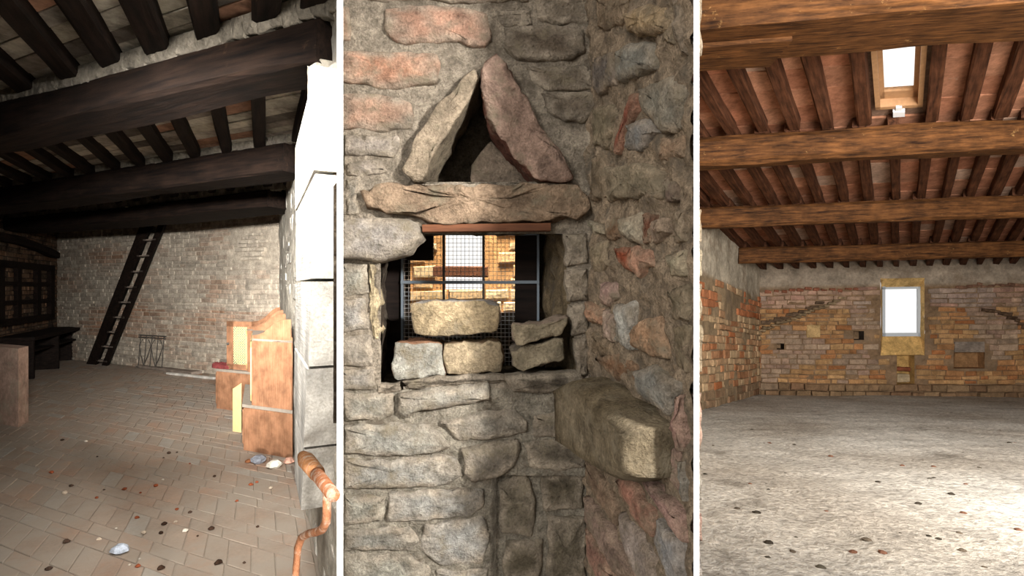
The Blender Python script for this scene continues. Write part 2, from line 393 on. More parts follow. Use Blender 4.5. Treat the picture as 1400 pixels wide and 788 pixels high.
# left wall
dark_l1 = lin('6e5f50')
g = grid(wl1, lins(-.05, 13.5, .2), lins(0, CEIL1 + .2, .2), None, .02, 2.2, lin('4a4038'))
walll = g.build('wall_left', M_wall1d, kind='structure', recalc=False)
MB().add(*prism([wl1(-.3, -.2, -.06), wl1(13.5, -.2, -.06), wl1(13.5, 3.4, -.06), wl1(-.3, 3.4, -.06)], wl1.en * -.3, lin('4a4038'))).build('wall_core', M_wall1d, walll)
pc = courses(wl1, .0, 5.5, 0.0, CEIL1, .085, .27, .016, lambda s, t: mulc(mixc(dark_l1, lin('8a6a52'), R.random()), R.uniform(.6, 1.1)), None, (.004, .02))
place(pc, 'brick', M_wall1d, walll, maxn=200)
# front wall with the doorway one looks through
FY = 1.1
XL = R1(WID, 13.05, 0).x - .3
m = MB()
def bx(m, x0, x1, y0, y1, z0, z1, t=(.5, .5, .5)):
    return m.box8([(x, y, z) for z in (z0, z1) for x, y in ((x0, y0), (x1, y0), (x1, y1), (x0, y1))], t)
bx(m, XL, -1.28, FY - .25, FY, -.2, 3.4, lin('8d8172'))
m.build('wall_front', M_plaster1, kind='structure')
poly1 = [(-3.5, 9.9), (-11.9, 13.9), (XL, FY - .25), (-.30, FY - .25), (-.5, 1.9), (-.5, 2.3)]
poly1c = [(-3.5, 9.9), (-11.9, 13.9), (XL, 1.0), (-.36, 1.0), (-.52, 1.6), (-.66, 2.2)]
ceil1 = slab('ceiling', poly1c, CEIL1 + .06, CEIL1 + .3, M_joist1, lin('201a16'))
fl1 = slab('floor', poly1, -.25, -.007, M_floor1, lin('96887a'))
# floor tiles
frf = Frame(R1(0, 0, 0), R1.A, R1.B, (0, 0, 1))
def tile_at(rm, a0, a1, b0, b1, h, th, tint, tilt=.003, ch=.006, up=1):
    q = [(a0, b0), (a1, b0), (a1, b1), (a0, b1)]; z = [h + R.uniform(-tilt, tilt) for _ in q]
    ins = [(a0 + ch, b0 + ch), (a1 - ch, b0 + ch), (a1 - ch, b1 - ch), (a0 + ch, b1 - ch)]
    vs = [rm(x, y, h - up * th) for x, y in q] + [rm(x, y, zz - up * ch * .5) for (x, y), zz in zip(q, z)] + [rm(x, y, zz) for (x, y), zz in zip(ins, z)]
    fs = [(8, 9, 10, 11)]
    for i in range(4):
        j = (i + 1) % 4; fs += [(i, j, 4 + j, 4 + i), (4 + i, 4 + j, 8 + j, 8 + i)]
    return vs, fs, tint
pc = []; b = .02; row = 0
while b < 8.6:
    tb = .17 if row % 3 else .34; a = .02 - R.random() * .3; 
    while a < WID:
        ta = .33 if row % 3 else .2; a0, a1 = max(a, .02), min(a + ta, WID); a += ta
        if a1 - a0 < .05: continue
        c = R1((a0 + a1) / 2, b + tb / 2, 0)
        if c.y < FY or c.x / c.y > -.30: continue
        k = R.random(); base = mixc(lin('a28d7b'), lin('b08468'), k * k)
        if R.random() < .07: base = lin('a9a59c')
        pc.append((tile_at(R1, a0 + .004, a1 - .004, b + .004, b + tb - .004, 0, .012, mulc(base, R.uniform(.85, 1.12))), (a0, b), ta * tb))
    b += tb; row += 1
place(pc, 'tile', M_floor1, fl1)
# beams: underside 1.04 m above the eye
def beam1(right, near_y, top_y, far_y, lab, mat=M_black, hz=2.64, bow=0.0, aL=WID, jit=.02):
    a0, b0, _ = R1.px(right, near_y, h=hz); _, b1, _ = R1.px(right, far_y, h=hz)
    top = R1.px(right, top_y, b=b0)[2]; bm = (b0 + b1) / 2; wd = abs(b0 - b1) * .78
    ar = -.05
    o = beam('ceiling_beam', R1(ar, bm, hz), R1(aL, bm, hz), wd, top - hz, mat, lab, 'beam', None, seg=22, jit=jit, ch=.1, bow=bow)
    return b0, b1, top
bA = beam1(413, 90, 26, 124, 'massive soot-black ceiling beam with scraped pale marks, resting on stone corbel', jit=.03)
bB = beam1(398, 235, 193, 248, 'black ceiling beam crossing limewashed room, second in from the heavy scraped beam', jit=.03)
bC = beam1(386, 281, 258, 292, 'slim bowed black ceiling beam next to the leaning stair', jit=.02, bow=-.03)
JB = 2.895; JH = .1
# joists
def joists(pxs, py, b0, b1, hz, lab, grp, wd=.105):
    res = []
    for x in pxs:
        a = R1.px(x, py(x), b=b0)[0]; res.append(a)
        beam('ceiling_joist', R1(a, b0 - .12, JB), R1(a + R.uniform(-.03, .03), b1, JB), wd * R.uniform(.85, 1.15), CEIL1 + .075 - JB, M_joist1, lab, 'joist', grp, seg=5, jit=.015)
    return res
j1 = joists([-62, -15, 35, 95, 152, 215, 283, 364, 430], lambda x: 130 - .28 * x, bA[0], bA[0] + 1.75, JB, 'short black joist running from the massive scraped beam towards the doorway', 'joists before the scraped beam', .12)
j2 = joists([408, 355, 310, 267, 230, 193, 160, 125, 97, 67, 40, 13, -14], lambda x: 262 - .17 * x, bB[0], bA[1], JB, 'black joist spanning between the massive scraped beam and the next black beam', 'joists between scraped beam and second beam')
j3 = joists([392 - 25.5 * i for i in range(17)], lambda x: 296 - .096 * x, bC[0], bB[1], JB, 'black joist spanning between second black beam and slim bowed beam', 'joists between second beam and bowed beam', .1)
j4 = joists([384 - 21 * i for i in range(15)], lambda x: 300 - .06 * x, .0, bC[1], JB, 'black joist end between slim bowed beam and back wall', 'joists between bowed beam and back wall', .1)
pc = []
for js, b0, b1 in ((j1, bA[0] - .1, bA[0] + 1.75), (j2, bB[0] - .1, bA[0] - .1), (j3, bC[0] - .1, bB[0] - .1), (j4, 0, bC[0] - .1)):
    js = sorted(js + [max(js) + .5, min(js) - .4])
    for a0, a1 in zip(js, js[1:]):
        b = b0
        while b < b1:
            tb = R.uniform(.17, .24); e = min(b + tb, b1)
            c = R.choice(['b5aea2', 'a39c92', 'c2bcae', '8f857b', 'a5806a', '6a635c', 'b0a898'])
            if a0 > -.2: pc.append((tile_at(R1, max(a0, -.1), a1, b + .004, e - .004, CEIL1 + R.uniform(0, .012), .05, mulc(lin(c), R.uniform(.8, 1.1)), up=-1), (a0, b), (a1 - a0) * tb))
            b += tb
place(pc, 'ceiling_tile', M_ceil1, ceil1)
# mortar packed along the beam tops
for bb in (bA, bB, bC):
    fr = Frame(R1(0, bb[0] + .005, bb[2]), R1.A, (0, 0, 1)); fr.en = -wb1.en * -1
    m = MB()
    for a in lins(0, WID, .09):
        m.add(*stone(fr, [(a - .06, -.01 + R.uniform(-.02, .01)), (a + .06, -.01 + R.uniform(-.02, .01)), (a + .06, .1), (a - .06, .1)], .012, mulc(lin('857d70'), R.uniform(.8, 1.1)), n=10, amp=.006))
    m.build('mortar_fillet', M_plaster1, ceil1, kind='stuff', recalc=False)
# stone corbel under the heavy beam
fc = Frame(R1(0, bA[1] - .1, 0), -R1.A, (0, 0, 1)); fc.en = wb1.en
corb = empty('stone_corbel', R1(.1, bA[0], 2.3), 'limewashed stone corbel under the end of the massive scraped beam', 'corbel')
for poly in ([(415, 86), (440, 74), (441, 120), (437, 138), (416, 138)], [(437, 92), (468, 66), (470, 118), (452, 138), (437, 130)]):
    q = [fc.px(x, y, .3) for x, y in poly]
    MB().add(*stone(fc, q, .3, lin('c9c2b4'), bev=.03, amp=.012, sc=9, back=.1, bulge=.05)).build('corbel_stone', M_plaster1, corb, smooth=False)
# the leaning stair
lad = empty('leaning_stair', R1(*R1.px(134, 489, h=0)), 'steep black wooden open-tread stair leaning along the brick wall', 'stair')
bl = .12
def lp(x, y, b=bl): return R1.px(x, y, b=b)
fL, fR = lp(122, 485), lp(150, 490); tL, tR = lp(204, 285), lp(237, 285)
def stringer(f, t, wdt):
    m = MB(); m.box8([R1(f[0], bl + .22, 0), R1(f[0] - wdt, bl + .22, 0), R1(f[0] - wdt, bl, 0), R1(f[0], bl, 0), R1(t[0], bl + .22, t[2]), R1(t[0] - wdt, bl + .22, t[2]), R1(t[0] - wdt, bl, t[2]), R1(t[0], bl, t[2])])
    return m.build('stringer', M_black, lad)
stringer(fL, tL, .36); stringer((fR[0] + .2, 0, 0), (tR[0] + .2, 0, tR[2]), .2)
for i in range(11):
    k = (i + .25) / 10.4; h = tL[2] * k; aL = fL[0] + (tL[0] - fL[0]) * k - .3; aR = fR[0] + (tR[0] - fR[0]) * k + .05
    MB().lbox(R1, aL, aR, bl + .02, bl + .22, h, h + .03).build('tread', M_board, lad)
# window of nine panes and lintel on the left wall
def frbox(m, fr, sa, sb, ta, tb, n0, n1, t=(.5, .5, .5)):
    return m.box8([fr(s, tt, n) for n in (n0, n1) for s, tt in ((sa, ta), (sb, ta), (sb, tb), (sa, tb))], t)
ws = lambda x: wl1.px(x, 400, .05)[0]
t0 = wl1.px(70, 433, .05)[1]; t1 = wl1.px(70, 367, .05)[1]; s1, s0 = sorted((ws(72), ws(-12)), reverse=True)
w1 = MB(); th = (t1 - t0) * .06
frbox(w1, wl1, s0, s1, t0 - th, t0 + th, .0, .09); frbox(w1, wl1, s0, s1, t1 - th, t1 + th, .0, .09)
for xa, xb in ((-12, 3), (67, 72)): a_, b_ = sorted((ws(xa), ws(xb))); frbox(w1, wl1, a_, b_, t0, t1, .0, .09)
wo = w1.build('window_1', M_black, kind='structure')
for xa, xb in ((22, 27), (49, 54)): a_, b_ = sorted((ws(xa), ws(xb))); frbox(MB(), wl1, a_, b_, t0, t1, .0, .08).build('mullion', M_black, wo)
for k in (1, 2): t = t0 + (t1 - t0) * k / 3; frbox(MB(), wl1, s0, s1, t - th * .6, t + th * .6, .0, .075).build('glazing_bar', M_black, wo)
tl = wl1.px(72, 352, .02)[1]
beam('wooden_lintel', wl1(min(s0, s1) + .05, tl - .02, .08), wl1(max(s0, s1) + 1.6, tl + .02, .08), .22, .13, M_black, 'curved black timber lintel above the nine-pane window', 'lintel', seg=12, bow=.14, jit=.02)
# dark sideboard below the window
sb_ = empty('dark_sideboard', wl1((s0 + s1) / 2, 0, .35), 'dark open sideboard standing under the nine-pane window', 'sideboard')
frbox(MB(), wl1, s0 - .1, s1 - .1, t0 - .3, t0 - .24, .02, .6).build('top', M_joist1, sb_)
for s in (s0, (s0 + s1) / 2, s1 - .2): frbox(MB(), wl1, s - .03, s + .03, 0, t0 - .3, .04, .56).build('side_panel', M_joist1, sb_)
frbox(MB(), wl1, s0, s1 - .2, .45, .48, .04, .5).build('shelf', M_joist1, sb_)
# masonry stub at the left
fa = R1.px(25, 585, h=0); top = R1.px(25, 478, a=fa[0])
R1b = R1.px(25, 585, h=0)
hh = R1.px(25, 477, b=fa[1])[2]
st = MB().lbox(R1, fa[0], fa[0] + 1.2, fa[1] - .3, fa[1], 0, hh, lin('b89a88'))
st.build('masonry_stub', masonry('pink_plaster', 6, .5, .01, lin('a59a86'), (.5, .7)), None, 'low pinkish plastered masonry stub standing on the brick floor', 'low wall')
# grille leaning on the back wall
g0 = R1.px(203, 494, h=0); 
gr = Frame(R1(g0[0], .16, 0), -R1.A, (0, .12, 1), None)
if gr.en.y > 0: gr.en = -gr.en
gw = abs(R1.px(236, 494, b=.16)[0] - R1.px(203, 494, b=.16)[0]); gh = R1.px(203, 459, b=.1)[2]
gl = empty('iron_grille', R1(g0[0] - gw / 2, .16, 0), 'small wrought iron window grille leaning against the back wall', 'grille')
for i in range(5): MB().tube([gr(gw * i / 4, 0, 0), gr(gw * i / 4, gh, 0)], .009, 6).build('upright_bar', M_iron, gl)
for t in (.02, gh - .04, gh): MB().tube([gr(-.06, t, 0), gr(gw + .06, t, 0)], .011, 6).build('cross_bar', M_iron, gl)
for i in range(4):
    x0 = gw * i / 4; x1 = gw * (i + 1) / 4; xm = (x0 + x1) / 2; k = i % 2
    MB().tube([gr(x0 if k else x1, gh * .1, .01), gr(xm, gh * .35, .01), gr(x1 if k else x0, gh * .7, .01), gr(xm, gh * .88, .01)], .008, 5).build('scroll', M_iron, gl)
def plank(p, q, wd, th, mat, lab, name='floor_plank'):
    return beam(name, p, q, wd, th, mat, lab, 'plank', seg=4, jit=.006, ch=.1)
plank(R1(*R1.px(192, 502, h=.0)), R1(*R1.px(269, 512, h=.0)), .2, .05, M_board, 'grey wooden plank on the floor below the iron grille')
plank(R1(*R1.px(229, 512, h=.0)), R1(*R1.px(293, 519, h=.0)), .05, .04, M_limeboard, 'thin whitish batten on the floor beside the grey plank', 'batten')
# ---- dressers
def dresser(xl, xr, yl, yr, base_top, hutch_x, top_curve, length, lab, near=True):
    aL, bL, _ = R1.px(xl, yl, h=0); aR, bR, _ = R1.px(xr, yr, h=0); bb = (bL + bR) / 2 if near else bR
    aR = R1.px(xr, yr, b=bb)[0]; aL = R1.px(xl, yl, b=bb)[0]
    hb = R1.px((xl + xr) / 2, base_top, b=bb)[2]
    root = empty('dresser', R1((aL + aR) / 2, bb - length / 2, 0), lab, 'dresser')
    th = .03; b1 = bb - length
    body = MB().lbox(R1, aR, aL, b1, bb, 0.0, hb - .03).build('base_cabinet', M_veneer, root)
    MB().lbox(R1, aR - .0, aL + .02, b1, bb + .015, hb - .03, hb).build('counter_top', M_dustwood, root)
    ah = R1.px(hutch_x, base_top, b=bb)[0]; zt = [(R1.px(x, y, b=bb)[0], R1.px(x, y, b=bb)[2]) for x, y in top_curve]
    for b in (bb - .02, b1):
        poly = [R1(aR, b, hb)] + [R1(a, b, z) for a, z in reversed(zt)] + [R1(zt[0][0], b, hb)]
        MB().add(*prism(poly, R1.B * .02)).build('hutch_side', M_veneer, root)
    z1 = zt[0][1]
    MB().lbox(R1, aR, aR + .015, b1, bb, hb, z1).build('hutch_back', M_veneer, root)
    MB().lbox(R1, aR, zt[0][0], b1, bb, z1 - .05, z1 - .03).build('hutch_top', M_dustwood, root)
    # glazed front frame
    for k in range(2):
        c0 = b1 + .04 + k * (length - .06) / 2; c1 = c0 + (length - .1) / 2
        d = MB(); a = zt[0][0]
        for b0_, b1_, h0, h1 in ((c0, c0 + .06, hb + .03, z1 - .06), (c1 - .06, c1, hb + .03, z1 - .06), (c0, c1, hb + .03, hb + .09), (c0, c1, z1 - .12, z1 - .06)):
            d.lbox(R1, a, a + .02, b0_, b1_, h0, h1)
        dd = d.build('hutch_door', M_veneer_l, root)
        MB().lbox(R1, a + .006, a + .01, c0 + .06, c1 - .06, hb + .09, z1 - .12).build('pane', M_pane, dd)
    for k in range(2):
        c0 = b1 + .02 + k * (length - .02) / 2
        d = MB().lbox(R1, aL, aL + .018, c0, c0 + (length - .06) / 2, .06, hb - .06).build('base_door', M_veneer, root)
        MB().add(*clod(R1(aL + .03, c0 + .1, hb * .6), .015, (.5, .5, .5), 1)).build('knob', M_iron, d)
    return root, aL, aR, bb, hb
M_pane, _nt, _p = newmat('lattice_glass'); _p.inputs['Base Color'].default_value = (*lin('7d8a72'), 1); _p.inputs['Roughness'].default_value = .25; _p.inputs['Alpha'].default_value = .75
D1 = dresser(333, 400, 612, 632, 557, 347, [(344, 459), (352, 458), (360, 455), (367, 449), (374, 443), (382, 439), (391, 437), (398, 437)], 1.2, 'orange veneered dresser with curved hutch side, nearer the doorway, stones at its foot')
D2 = dresser(296, 392, 556, 575, 509, 340, [(338, 447), (350, 446), (358, 443), (366, 437), (374, 429), (381, 425), (387, 424)], 1.1, 'orange veneered dresser with open lattice-glass door standing behind another dresser', True)
# open lattice door of the second dresser
root2, aL2, aR2, bb2, hb2 = D2
bd = bb2 - .1
def ld(x, y): q = R1.px(x, y, b=bd); return q[0], q[2]
x0, z1 = ld(310, 439); x1, z0 = ld(353, 508)
d = MB()
for a0_, a1_, h0, h1 in ((x0, x0 - .13, z0, z1), (x1 + .12, x1, z0, z1), (x0, x1, z0, z0 + .07), (x0, x1, z1 - .07, z1)):
    d.lbox(R1, a1_, a0_, bd, bd + .03, h0, h1)
dd = d.build('open_door', M_veneer, root2, 'door with pale frame and lattice glass')
MB().lbox(R1, x1, x0, bd + .01, bd + .018, z0 + .05, z1 - .05).build('pane', M_pane, dd)
lat = MB()
for k in range(-9, 14):
    for sgn in (1, -1):
        pts = []
        for u in (0, 1):
            aa = x1 + .12 + (k / 14) * (x0 - x1) + sgn * (u - .5) * (z1 - z0) * 1.0
            pts.append((aa, z0 + .07 + u * (z1 - z0 - .14)))
        lo, hi = x1 + .12, x0 - .13; (a_, za), (c_, zc) = pts
        # clip to the frame opening
        tt = sorted([0, 1] + [max(0, min(1, (e - a_) / (c_ - a_))) for e in (lo, hi)])
        A_ = a_ + (c_ - a_) * tt[1]; C_ = a_ + (c_ - a_) * tt[2]
        if not (lo - 1e-3 <= (A_ + C_) / 2 <= hi + 1e-3) or abs(A_ - C_) < .01: continue
        lat.tube([R1(A_, bd + .022, za + (zc - za) * tt[1]), R1(C_, bd + .022, za + (zc - za) * tt[2])], .004, 4)
lat.build('lattice', M_veneer_l, dd)
MB().add(*clod(R1(x0 - .03, bd + .035, (z0 + z1) / 2), .02, (.5, .5, .5), 1)).build('knob', M_iron, dd)
# pale open drawer standing on top
q0 = R1.px(319, 438, b=bb2 - .35); q1 = R1.px(353, 432, b=bb2 - .35)
# leaning yellow board, red cloth
a0, b0, _ = R1.px(318, 590, h=0); a1_, b1_, _ = R1.px(330, 592, b=b0)
zt_ = R1.px(318, 533, b=b0)[2]; zt2 = R1.px(330, 525, b=b0)[2]
MB().add(*prism([R1(a0, b0, 0), R1(a1_, b0, 0), R1(a1_, b0 - .04, zt2), R1(a0, b0 - .04, zt_)], R1.B * -.025)).build('yellow_board', M_veneer_l, None, 'pale yellow board standing upright between the two dressers', 'board')
c = R1.px(302, 503, b=bb2 - .15)
cl = Frame(R1(c[0], bb2 - .16, hb2 + .002), R1.A, R1.B, (0, 0, 1))
MB().add(*stone(cl, [(-.2, -.14), (.1, -.16), (.2, -.02), (.16, .14), (-.12, .13), (-.24, .02)], .05, lin('7a3b3a'), amp=.02, sc=12, back=0, bev=.03)).build('folded_cloth', M_debris, None, 'dark red folded cloth lying on the farther dresser base', 'cloth')
# ---- limewashed board lining on the right, near the doorway
lining = empty('board_lining', R1(.1, 7.4, 0), 'bright limewashed wide horizontal boards lining the wall by the doorway', 'board lining')
hs = []
for y in (800, 665, 520, 382, 231, 92): hs.append(max(0, R1.px(447, y, a=.14)[2]))
for i, (h0, h1) in enumerate(zip(hs, hs[1:])):
    if h1 - h0 < .02: continue
    bs = []
    for h in (h0 + .006, h1 - .006):
        xe = 411 + (443 - 411) * min(1, max(0, (h / 2.3)) ** .8)
        bs.append(R1.px(xe, 394 - (h - 1.6) * 740 / 3.2, a=.14)[1])
    p = [R1(.0, bs[0], h0 + .006), R1(.0, 6.9, h0 + .006), R1(.0, 6.9, h1 - .006), R1(.0, bs[1], h1 - .006)]
    p = [v - wr1.en * .2 for v in p]
    off = wr1.en * (.33 + R.uniform(-.008, .008))
    # board along its own axis so the grain runs lengthwise
    X = R1.B.normalized(); Z = Vector((0, 0, 1)); Y = Z.cross(X); Mx = Matrix((X, Y, Z)).transposed().to_4x4(); Mx.translation = p[0]; inv = Mx.inverted()
    vs, fs, t = prism(p, off); MB().add([inv @ v for v in vs], fs).build('board', M_limeboard, lining, M=Mx)
kn = MB()
# rusty pipe and bent rod
latch = empty('rusty_bracket', pt(445, 700, 1.5), 'rusty orange iron pipe and bent rod fixed beside the limewashed boards', 'bracket')
P = [pt(421, 634, 1.92), pt(436, 652, 1.58), pt(456, 678, 1.28)]
MB().tube(P, [.023, .019, .0155], 14, lin('b57550')).build('pipe', M_rust, latch, smooth=True)
MB().tube([pt(414, 624, 2.05), pt(419, 630, 1.95), pt(433, 647, 1.64)], [.02, .03, .024], 14, lin('bd8458')).build('sleeve', M_rust, latch, smooth=True)
rod = [(447, 668, 1.42), (447, 700, 1.42), (446, 714, 1.42), (441, 724, 1.45), (432, 728, 1.5), (421, 730, 1.6), (412, 736, 1.66), (407, 750, 1.68), (404, 790, 1.68), (403, 850, 1.68)]
MB().tube([pt(*r) for r in rod], .0115, 10, lin('ae7654')).build('bent_rod', M_rust, latch, smooth=True)
# small rubble on the brick floor
for x, y, r, c, lab in ((354, 634, .07, '8d9098', 'rounded grey stone at the foot of the nearer dresser'), (376, 640, .065, 'd6d0c2', 'white pebble at the foot of the nearer dresser'), (395, 634, .05, 'c79a86', 'pink terracotta shard at the foot of the nearer dresser'), (340, 633, .03, '8a5a3c', 'small brown chip by the corner of the nearer dresser'), (164, 757, .05, 'c2cad6', 'bluish white crumpled lump on the brick floor')):
    p = R1(*R1.px(x, y, h=0)); MB().add(*clod(p, r, lin(c))).build('loose_stone', M_debris, None, lab, 'stone')
for k in range(46):
    x = R.uniform(60, 405); y = R.uniform(600, 785)
    if x > 330 and y < 650: continue
    p = R1(*R1.px(x, y, h=0)); MB().add(*clod(p, R.uniform(.008, .022), lin(R.choice(['3a2a20', '8a4a30', 'b9a894', '4a3a30', 'd0c4b4'])))).build('rubble_chip', M_debris, None, 'tiny chip of rubble scattered on the worn brick floor', 'rubble', 'rubble chips on the brick floor')
p0 = R1(*R1.px(399, 640, h=0)); p1 = R1(*R1.px(405, 663, h=0))
MB().tube([p0 + Vector((0, 0, .012)), p1 + Vector((0, 0, .012))], .01, 6).build('stick', M_board, None, 'thin grey stick on the floor beside the pink shard', 'stick')

# ================================================================== ROOM 2: stone corner with window recess
C2 = Vector((.227, 1.6, 0)); B2 = Vector((.236, -.972, 0)).normalized()
fb = Frame((0, 1.6, 0), (1, 0, 0), (0, 0, 1), (0, -1, 0))       # s = x, t = z
f2 = Frame(C2, B2, (0, 0, 1))
if f2.en.x > 0: f2.en = -f2.en
REC = [fb.px(x, y) for x, y in ((519, 322), (775, 318), (778, 400), (786, 480), (792, 512), (690, 518), (520, 534))]
NIC = [fb.px(x, y) for x, y in ((657, 104), (636, 140), (614, 175), (577, 249), (737, 249), (700, 210), (666, 165))]
def hole2(s, t): return inpoly((s, t), REC) or inpoly((s, t), NIC)
mort = lin('a39684')
def t2(s, t): return mort if t > 1.3 else mixc(mort, lin('8d887a'), .6)
def lowin(s, t):       # lower right set back; its stones are darker to paint the corner shadow
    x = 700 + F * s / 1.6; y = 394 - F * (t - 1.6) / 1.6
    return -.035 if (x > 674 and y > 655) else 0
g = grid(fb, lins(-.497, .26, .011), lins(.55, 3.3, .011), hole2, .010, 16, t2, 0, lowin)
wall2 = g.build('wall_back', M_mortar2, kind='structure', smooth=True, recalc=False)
BW = [
 ('466,10 479,10 479,56 466,56', 'b0805f', .012), ('505,-6 722,-6 722,3 640,5 505,1', '8d7460', .01),
 ('528,14 560,8 640,12 668,20 673,55 664,67 640,64 630,57 590,61 540,60 525,40', 'bd8360', .014),
 ('466,70 596,74 603,90 600,116 560,122 520,120 466,112', 'c58257', .014), ('466,128 540,132 563,140 568,158 562,178 466,178', 'b48463', .014),
 ('472,186 545,186 548,205 538,216 472,213', 'ab9b8a', .01), ('474,222 520,218 529,234 500,242 474,240', 'a89784', .008),
 ('728,-6 818,-6 822,15 800,32 760,34 735,26', '85745d', .012), ('690,40 760,36 797,44 800,72 785,84 705,84 690,66', '72604b', .022),
 ('718,92 800,90 812,100 810,124 745,126 728,112', '75644f', .015), ('738,128 815,126 818,145 800,166 775,168 752,154', '786752', .018),
 ('640,16 726,14 728,34 690,36 680,30', '93836c', .004), ('590,22 600,20 600,24 592,26', '33281f', .001),
 ('474,246 490,246 490,292 474,294', '968b78', .008),
 ('467,304 500,299 560,298 576,308 581,328 562,348 520,358 467,356', 'a1968a', .05),
 ('467,361 503,361 507,400 498,404 467,404', '97917f', .012), ('467,409 500,408 506,450 467,456', '99938a', .012), ('467,460 508,458 512,500 467,501', '9c8f7c', .012), ('467,505 512,504 516,532 467,535', '948a7c', .012),
 ('769,320 802,318 803,360 774,365', '93826a', .02), ('771,368 803,366 803,410 776,412', '9a876c', .022), ('776,416 803,414 804,455 782,458', '93826a', .02), ('782,462 804,460 804,512 788,515', '8a7860', .02), ('690,513 740,508 797,506 798,532 740,536 700,536', '5c5040', .03), ('516,526 548,521 548,535 517,540', '5c5040', .01), ('548,520 620,514 690,512 694,522 640,526 560,532', '574b3c', .012),
 ('471,537 539,538 541,566 521,573 471,576', '98917f', .014), ('545,537 600,529 667,523 671,547 641,551 587,560 557,570 545,562', '9a9383', .03),
 ('601,577 652,564 703,560 722,575 722,591 671,600 627,601', '857c6c', .016), ('630,613 707,600 714,610 703,639 678,653 645,659 634,646', '7f7464', .02),
 ('718,606 760,600 800,602 800,640 760,644 725,640', '6f6350', .01), ('728,566 800,560 800,596 730,598', '6b5f4d', .008),
 ('471,580 587,578 605,595 619,610 597,619 532,624 471,620', '999688', .018), ('471,626 540,628 600,622 625,625 634,650 600,665 530,668 471,668', '9a978c', .014),
 ('471,675 530,677 525,712 471,718', '93907f', .012), ('533,675 600,668 660,670 664,690 640,706 560,712 530,712', '9b988e', .014),
 ('471,724 520,722 560,718 575,740 560,752 471,752', '8f8a7c', .012), ('580,716 660,705 670,730 660,770 600,772 575,750', 'a09d94', .012), ('471,757 560,757 590,778 590,800 471,800', '96917f', .014), ('596,778 668,776 668,802 596,802', '9a9488', .01),
 ('680,665 720,650 735,690 728,740 684,735', '6a5f48', -.018), ('740,650 800,650 800,700 744,705', '665a44', -.02), ('690,745 743,745 740,802 686,802', '6a5e46', -.02), ('750,712 803,712 803,802 748,802', '635842', -.022),  # shadow beside the corner put into these browner stones
]
PP = lambda s: [tuple(float(k) for k in q.split(',')) for q in s.split()]
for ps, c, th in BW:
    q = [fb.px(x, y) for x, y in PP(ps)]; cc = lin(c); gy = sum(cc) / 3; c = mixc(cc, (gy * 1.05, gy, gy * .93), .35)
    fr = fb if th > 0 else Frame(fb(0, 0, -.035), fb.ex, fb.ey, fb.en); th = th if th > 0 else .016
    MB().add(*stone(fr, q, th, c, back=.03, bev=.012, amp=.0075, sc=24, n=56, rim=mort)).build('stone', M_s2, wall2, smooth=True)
# plaster flake on the recess jamb
MB().add(*stone(fb, [fb.px(x, y) for x, y in PP('506,360 516,364 513,385 519,410 516,432 522,450 515,466 507,452')], .012, lin('d0bc98'), amp=.008, sc=60, bev=.004)).build('mortar_flake', M_mortar2, wall2)
# triangular niche cavity
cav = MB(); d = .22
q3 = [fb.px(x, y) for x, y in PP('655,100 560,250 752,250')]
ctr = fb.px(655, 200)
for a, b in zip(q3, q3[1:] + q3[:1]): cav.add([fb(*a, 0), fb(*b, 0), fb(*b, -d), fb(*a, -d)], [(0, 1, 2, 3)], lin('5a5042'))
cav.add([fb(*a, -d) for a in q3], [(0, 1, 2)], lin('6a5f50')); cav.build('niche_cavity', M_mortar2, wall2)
MB().add(*stone(Frame(fb(0, 0, -.12), fb.ex, fb.ey, fb.en), [fb.px(x, y) for x, y in PP('640,215 668,178 712,222 745,252 640,252')], .03, lin('8d7d6c'))).build('stone', M_s2, wall2, smooth=True)
# the two leaning slabs and the sill slab: built into the wall, sticking out
def bl2(front, df, db, c, c2, sh=0.0, **k):
    f = PP(front); return block([pt(x, y, df) for x, y in f], [CAM + ray(x, y) * df + Vector((0, db - df, 0)) for x, y in f], lin(c), lin(c2) if c2 else None, **k)
MB().add(*bl2('648,92 657,103 638,137 616,172 592,215 577,249 563,247 550,228 568,190 590,155 612,128', 1.555, 1.76, 'a3927c', '7b6e5c', n=48, amp=.004)).build('stone_slab', M_s2, None, 'pale rough stone slab leaning to the right as left side of triangular niche', 'stone slab', smooth=True)
MB().add(*bl2('662,80 676,72 692,84 712,120 740,170 774,220 785,240 776,249 737,247 700,212 668,166 660,135 656,104', 1.54, 1.76, '9c8272', '6e4a3e', n=52, amp=.005)).build('stone_slab', M_s2, None, 'reddish rough stone slab leaning to the left as right side of triangular niche', 'stone slab', smooth=True)
MB().add(*bl2('490,258 520,252 600,253 700,251 780,252 804,262 808,282 795,296 760,300 690,303 600,306 570,296 530,290 498,282', 1.56, 1.78, '9a836c', '75604e', n=64, amp=.006)).build('lintel_slab', M_s2, None, 'long brownish stone lintel slab below the triangular niche', 'lintel', smooth=True)
# recess: jambs, floor, ceiling
DR = .40
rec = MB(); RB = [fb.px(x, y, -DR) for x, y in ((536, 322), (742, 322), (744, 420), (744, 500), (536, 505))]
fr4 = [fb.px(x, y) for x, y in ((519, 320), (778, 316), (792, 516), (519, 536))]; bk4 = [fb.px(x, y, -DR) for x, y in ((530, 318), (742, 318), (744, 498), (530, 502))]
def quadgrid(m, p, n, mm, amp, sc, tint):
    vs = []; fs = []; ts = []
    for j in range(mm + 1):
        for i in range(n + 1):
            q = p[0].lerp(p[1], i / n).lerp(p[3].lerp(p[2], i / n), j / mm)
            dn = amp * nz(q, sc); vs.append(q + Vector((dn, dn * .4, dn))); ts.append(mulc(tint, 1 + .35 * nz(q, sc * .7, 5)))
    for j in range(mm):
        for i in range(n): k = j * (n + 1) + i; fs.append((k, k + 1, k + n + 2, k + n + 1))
    m.add(vs, fs, ts)
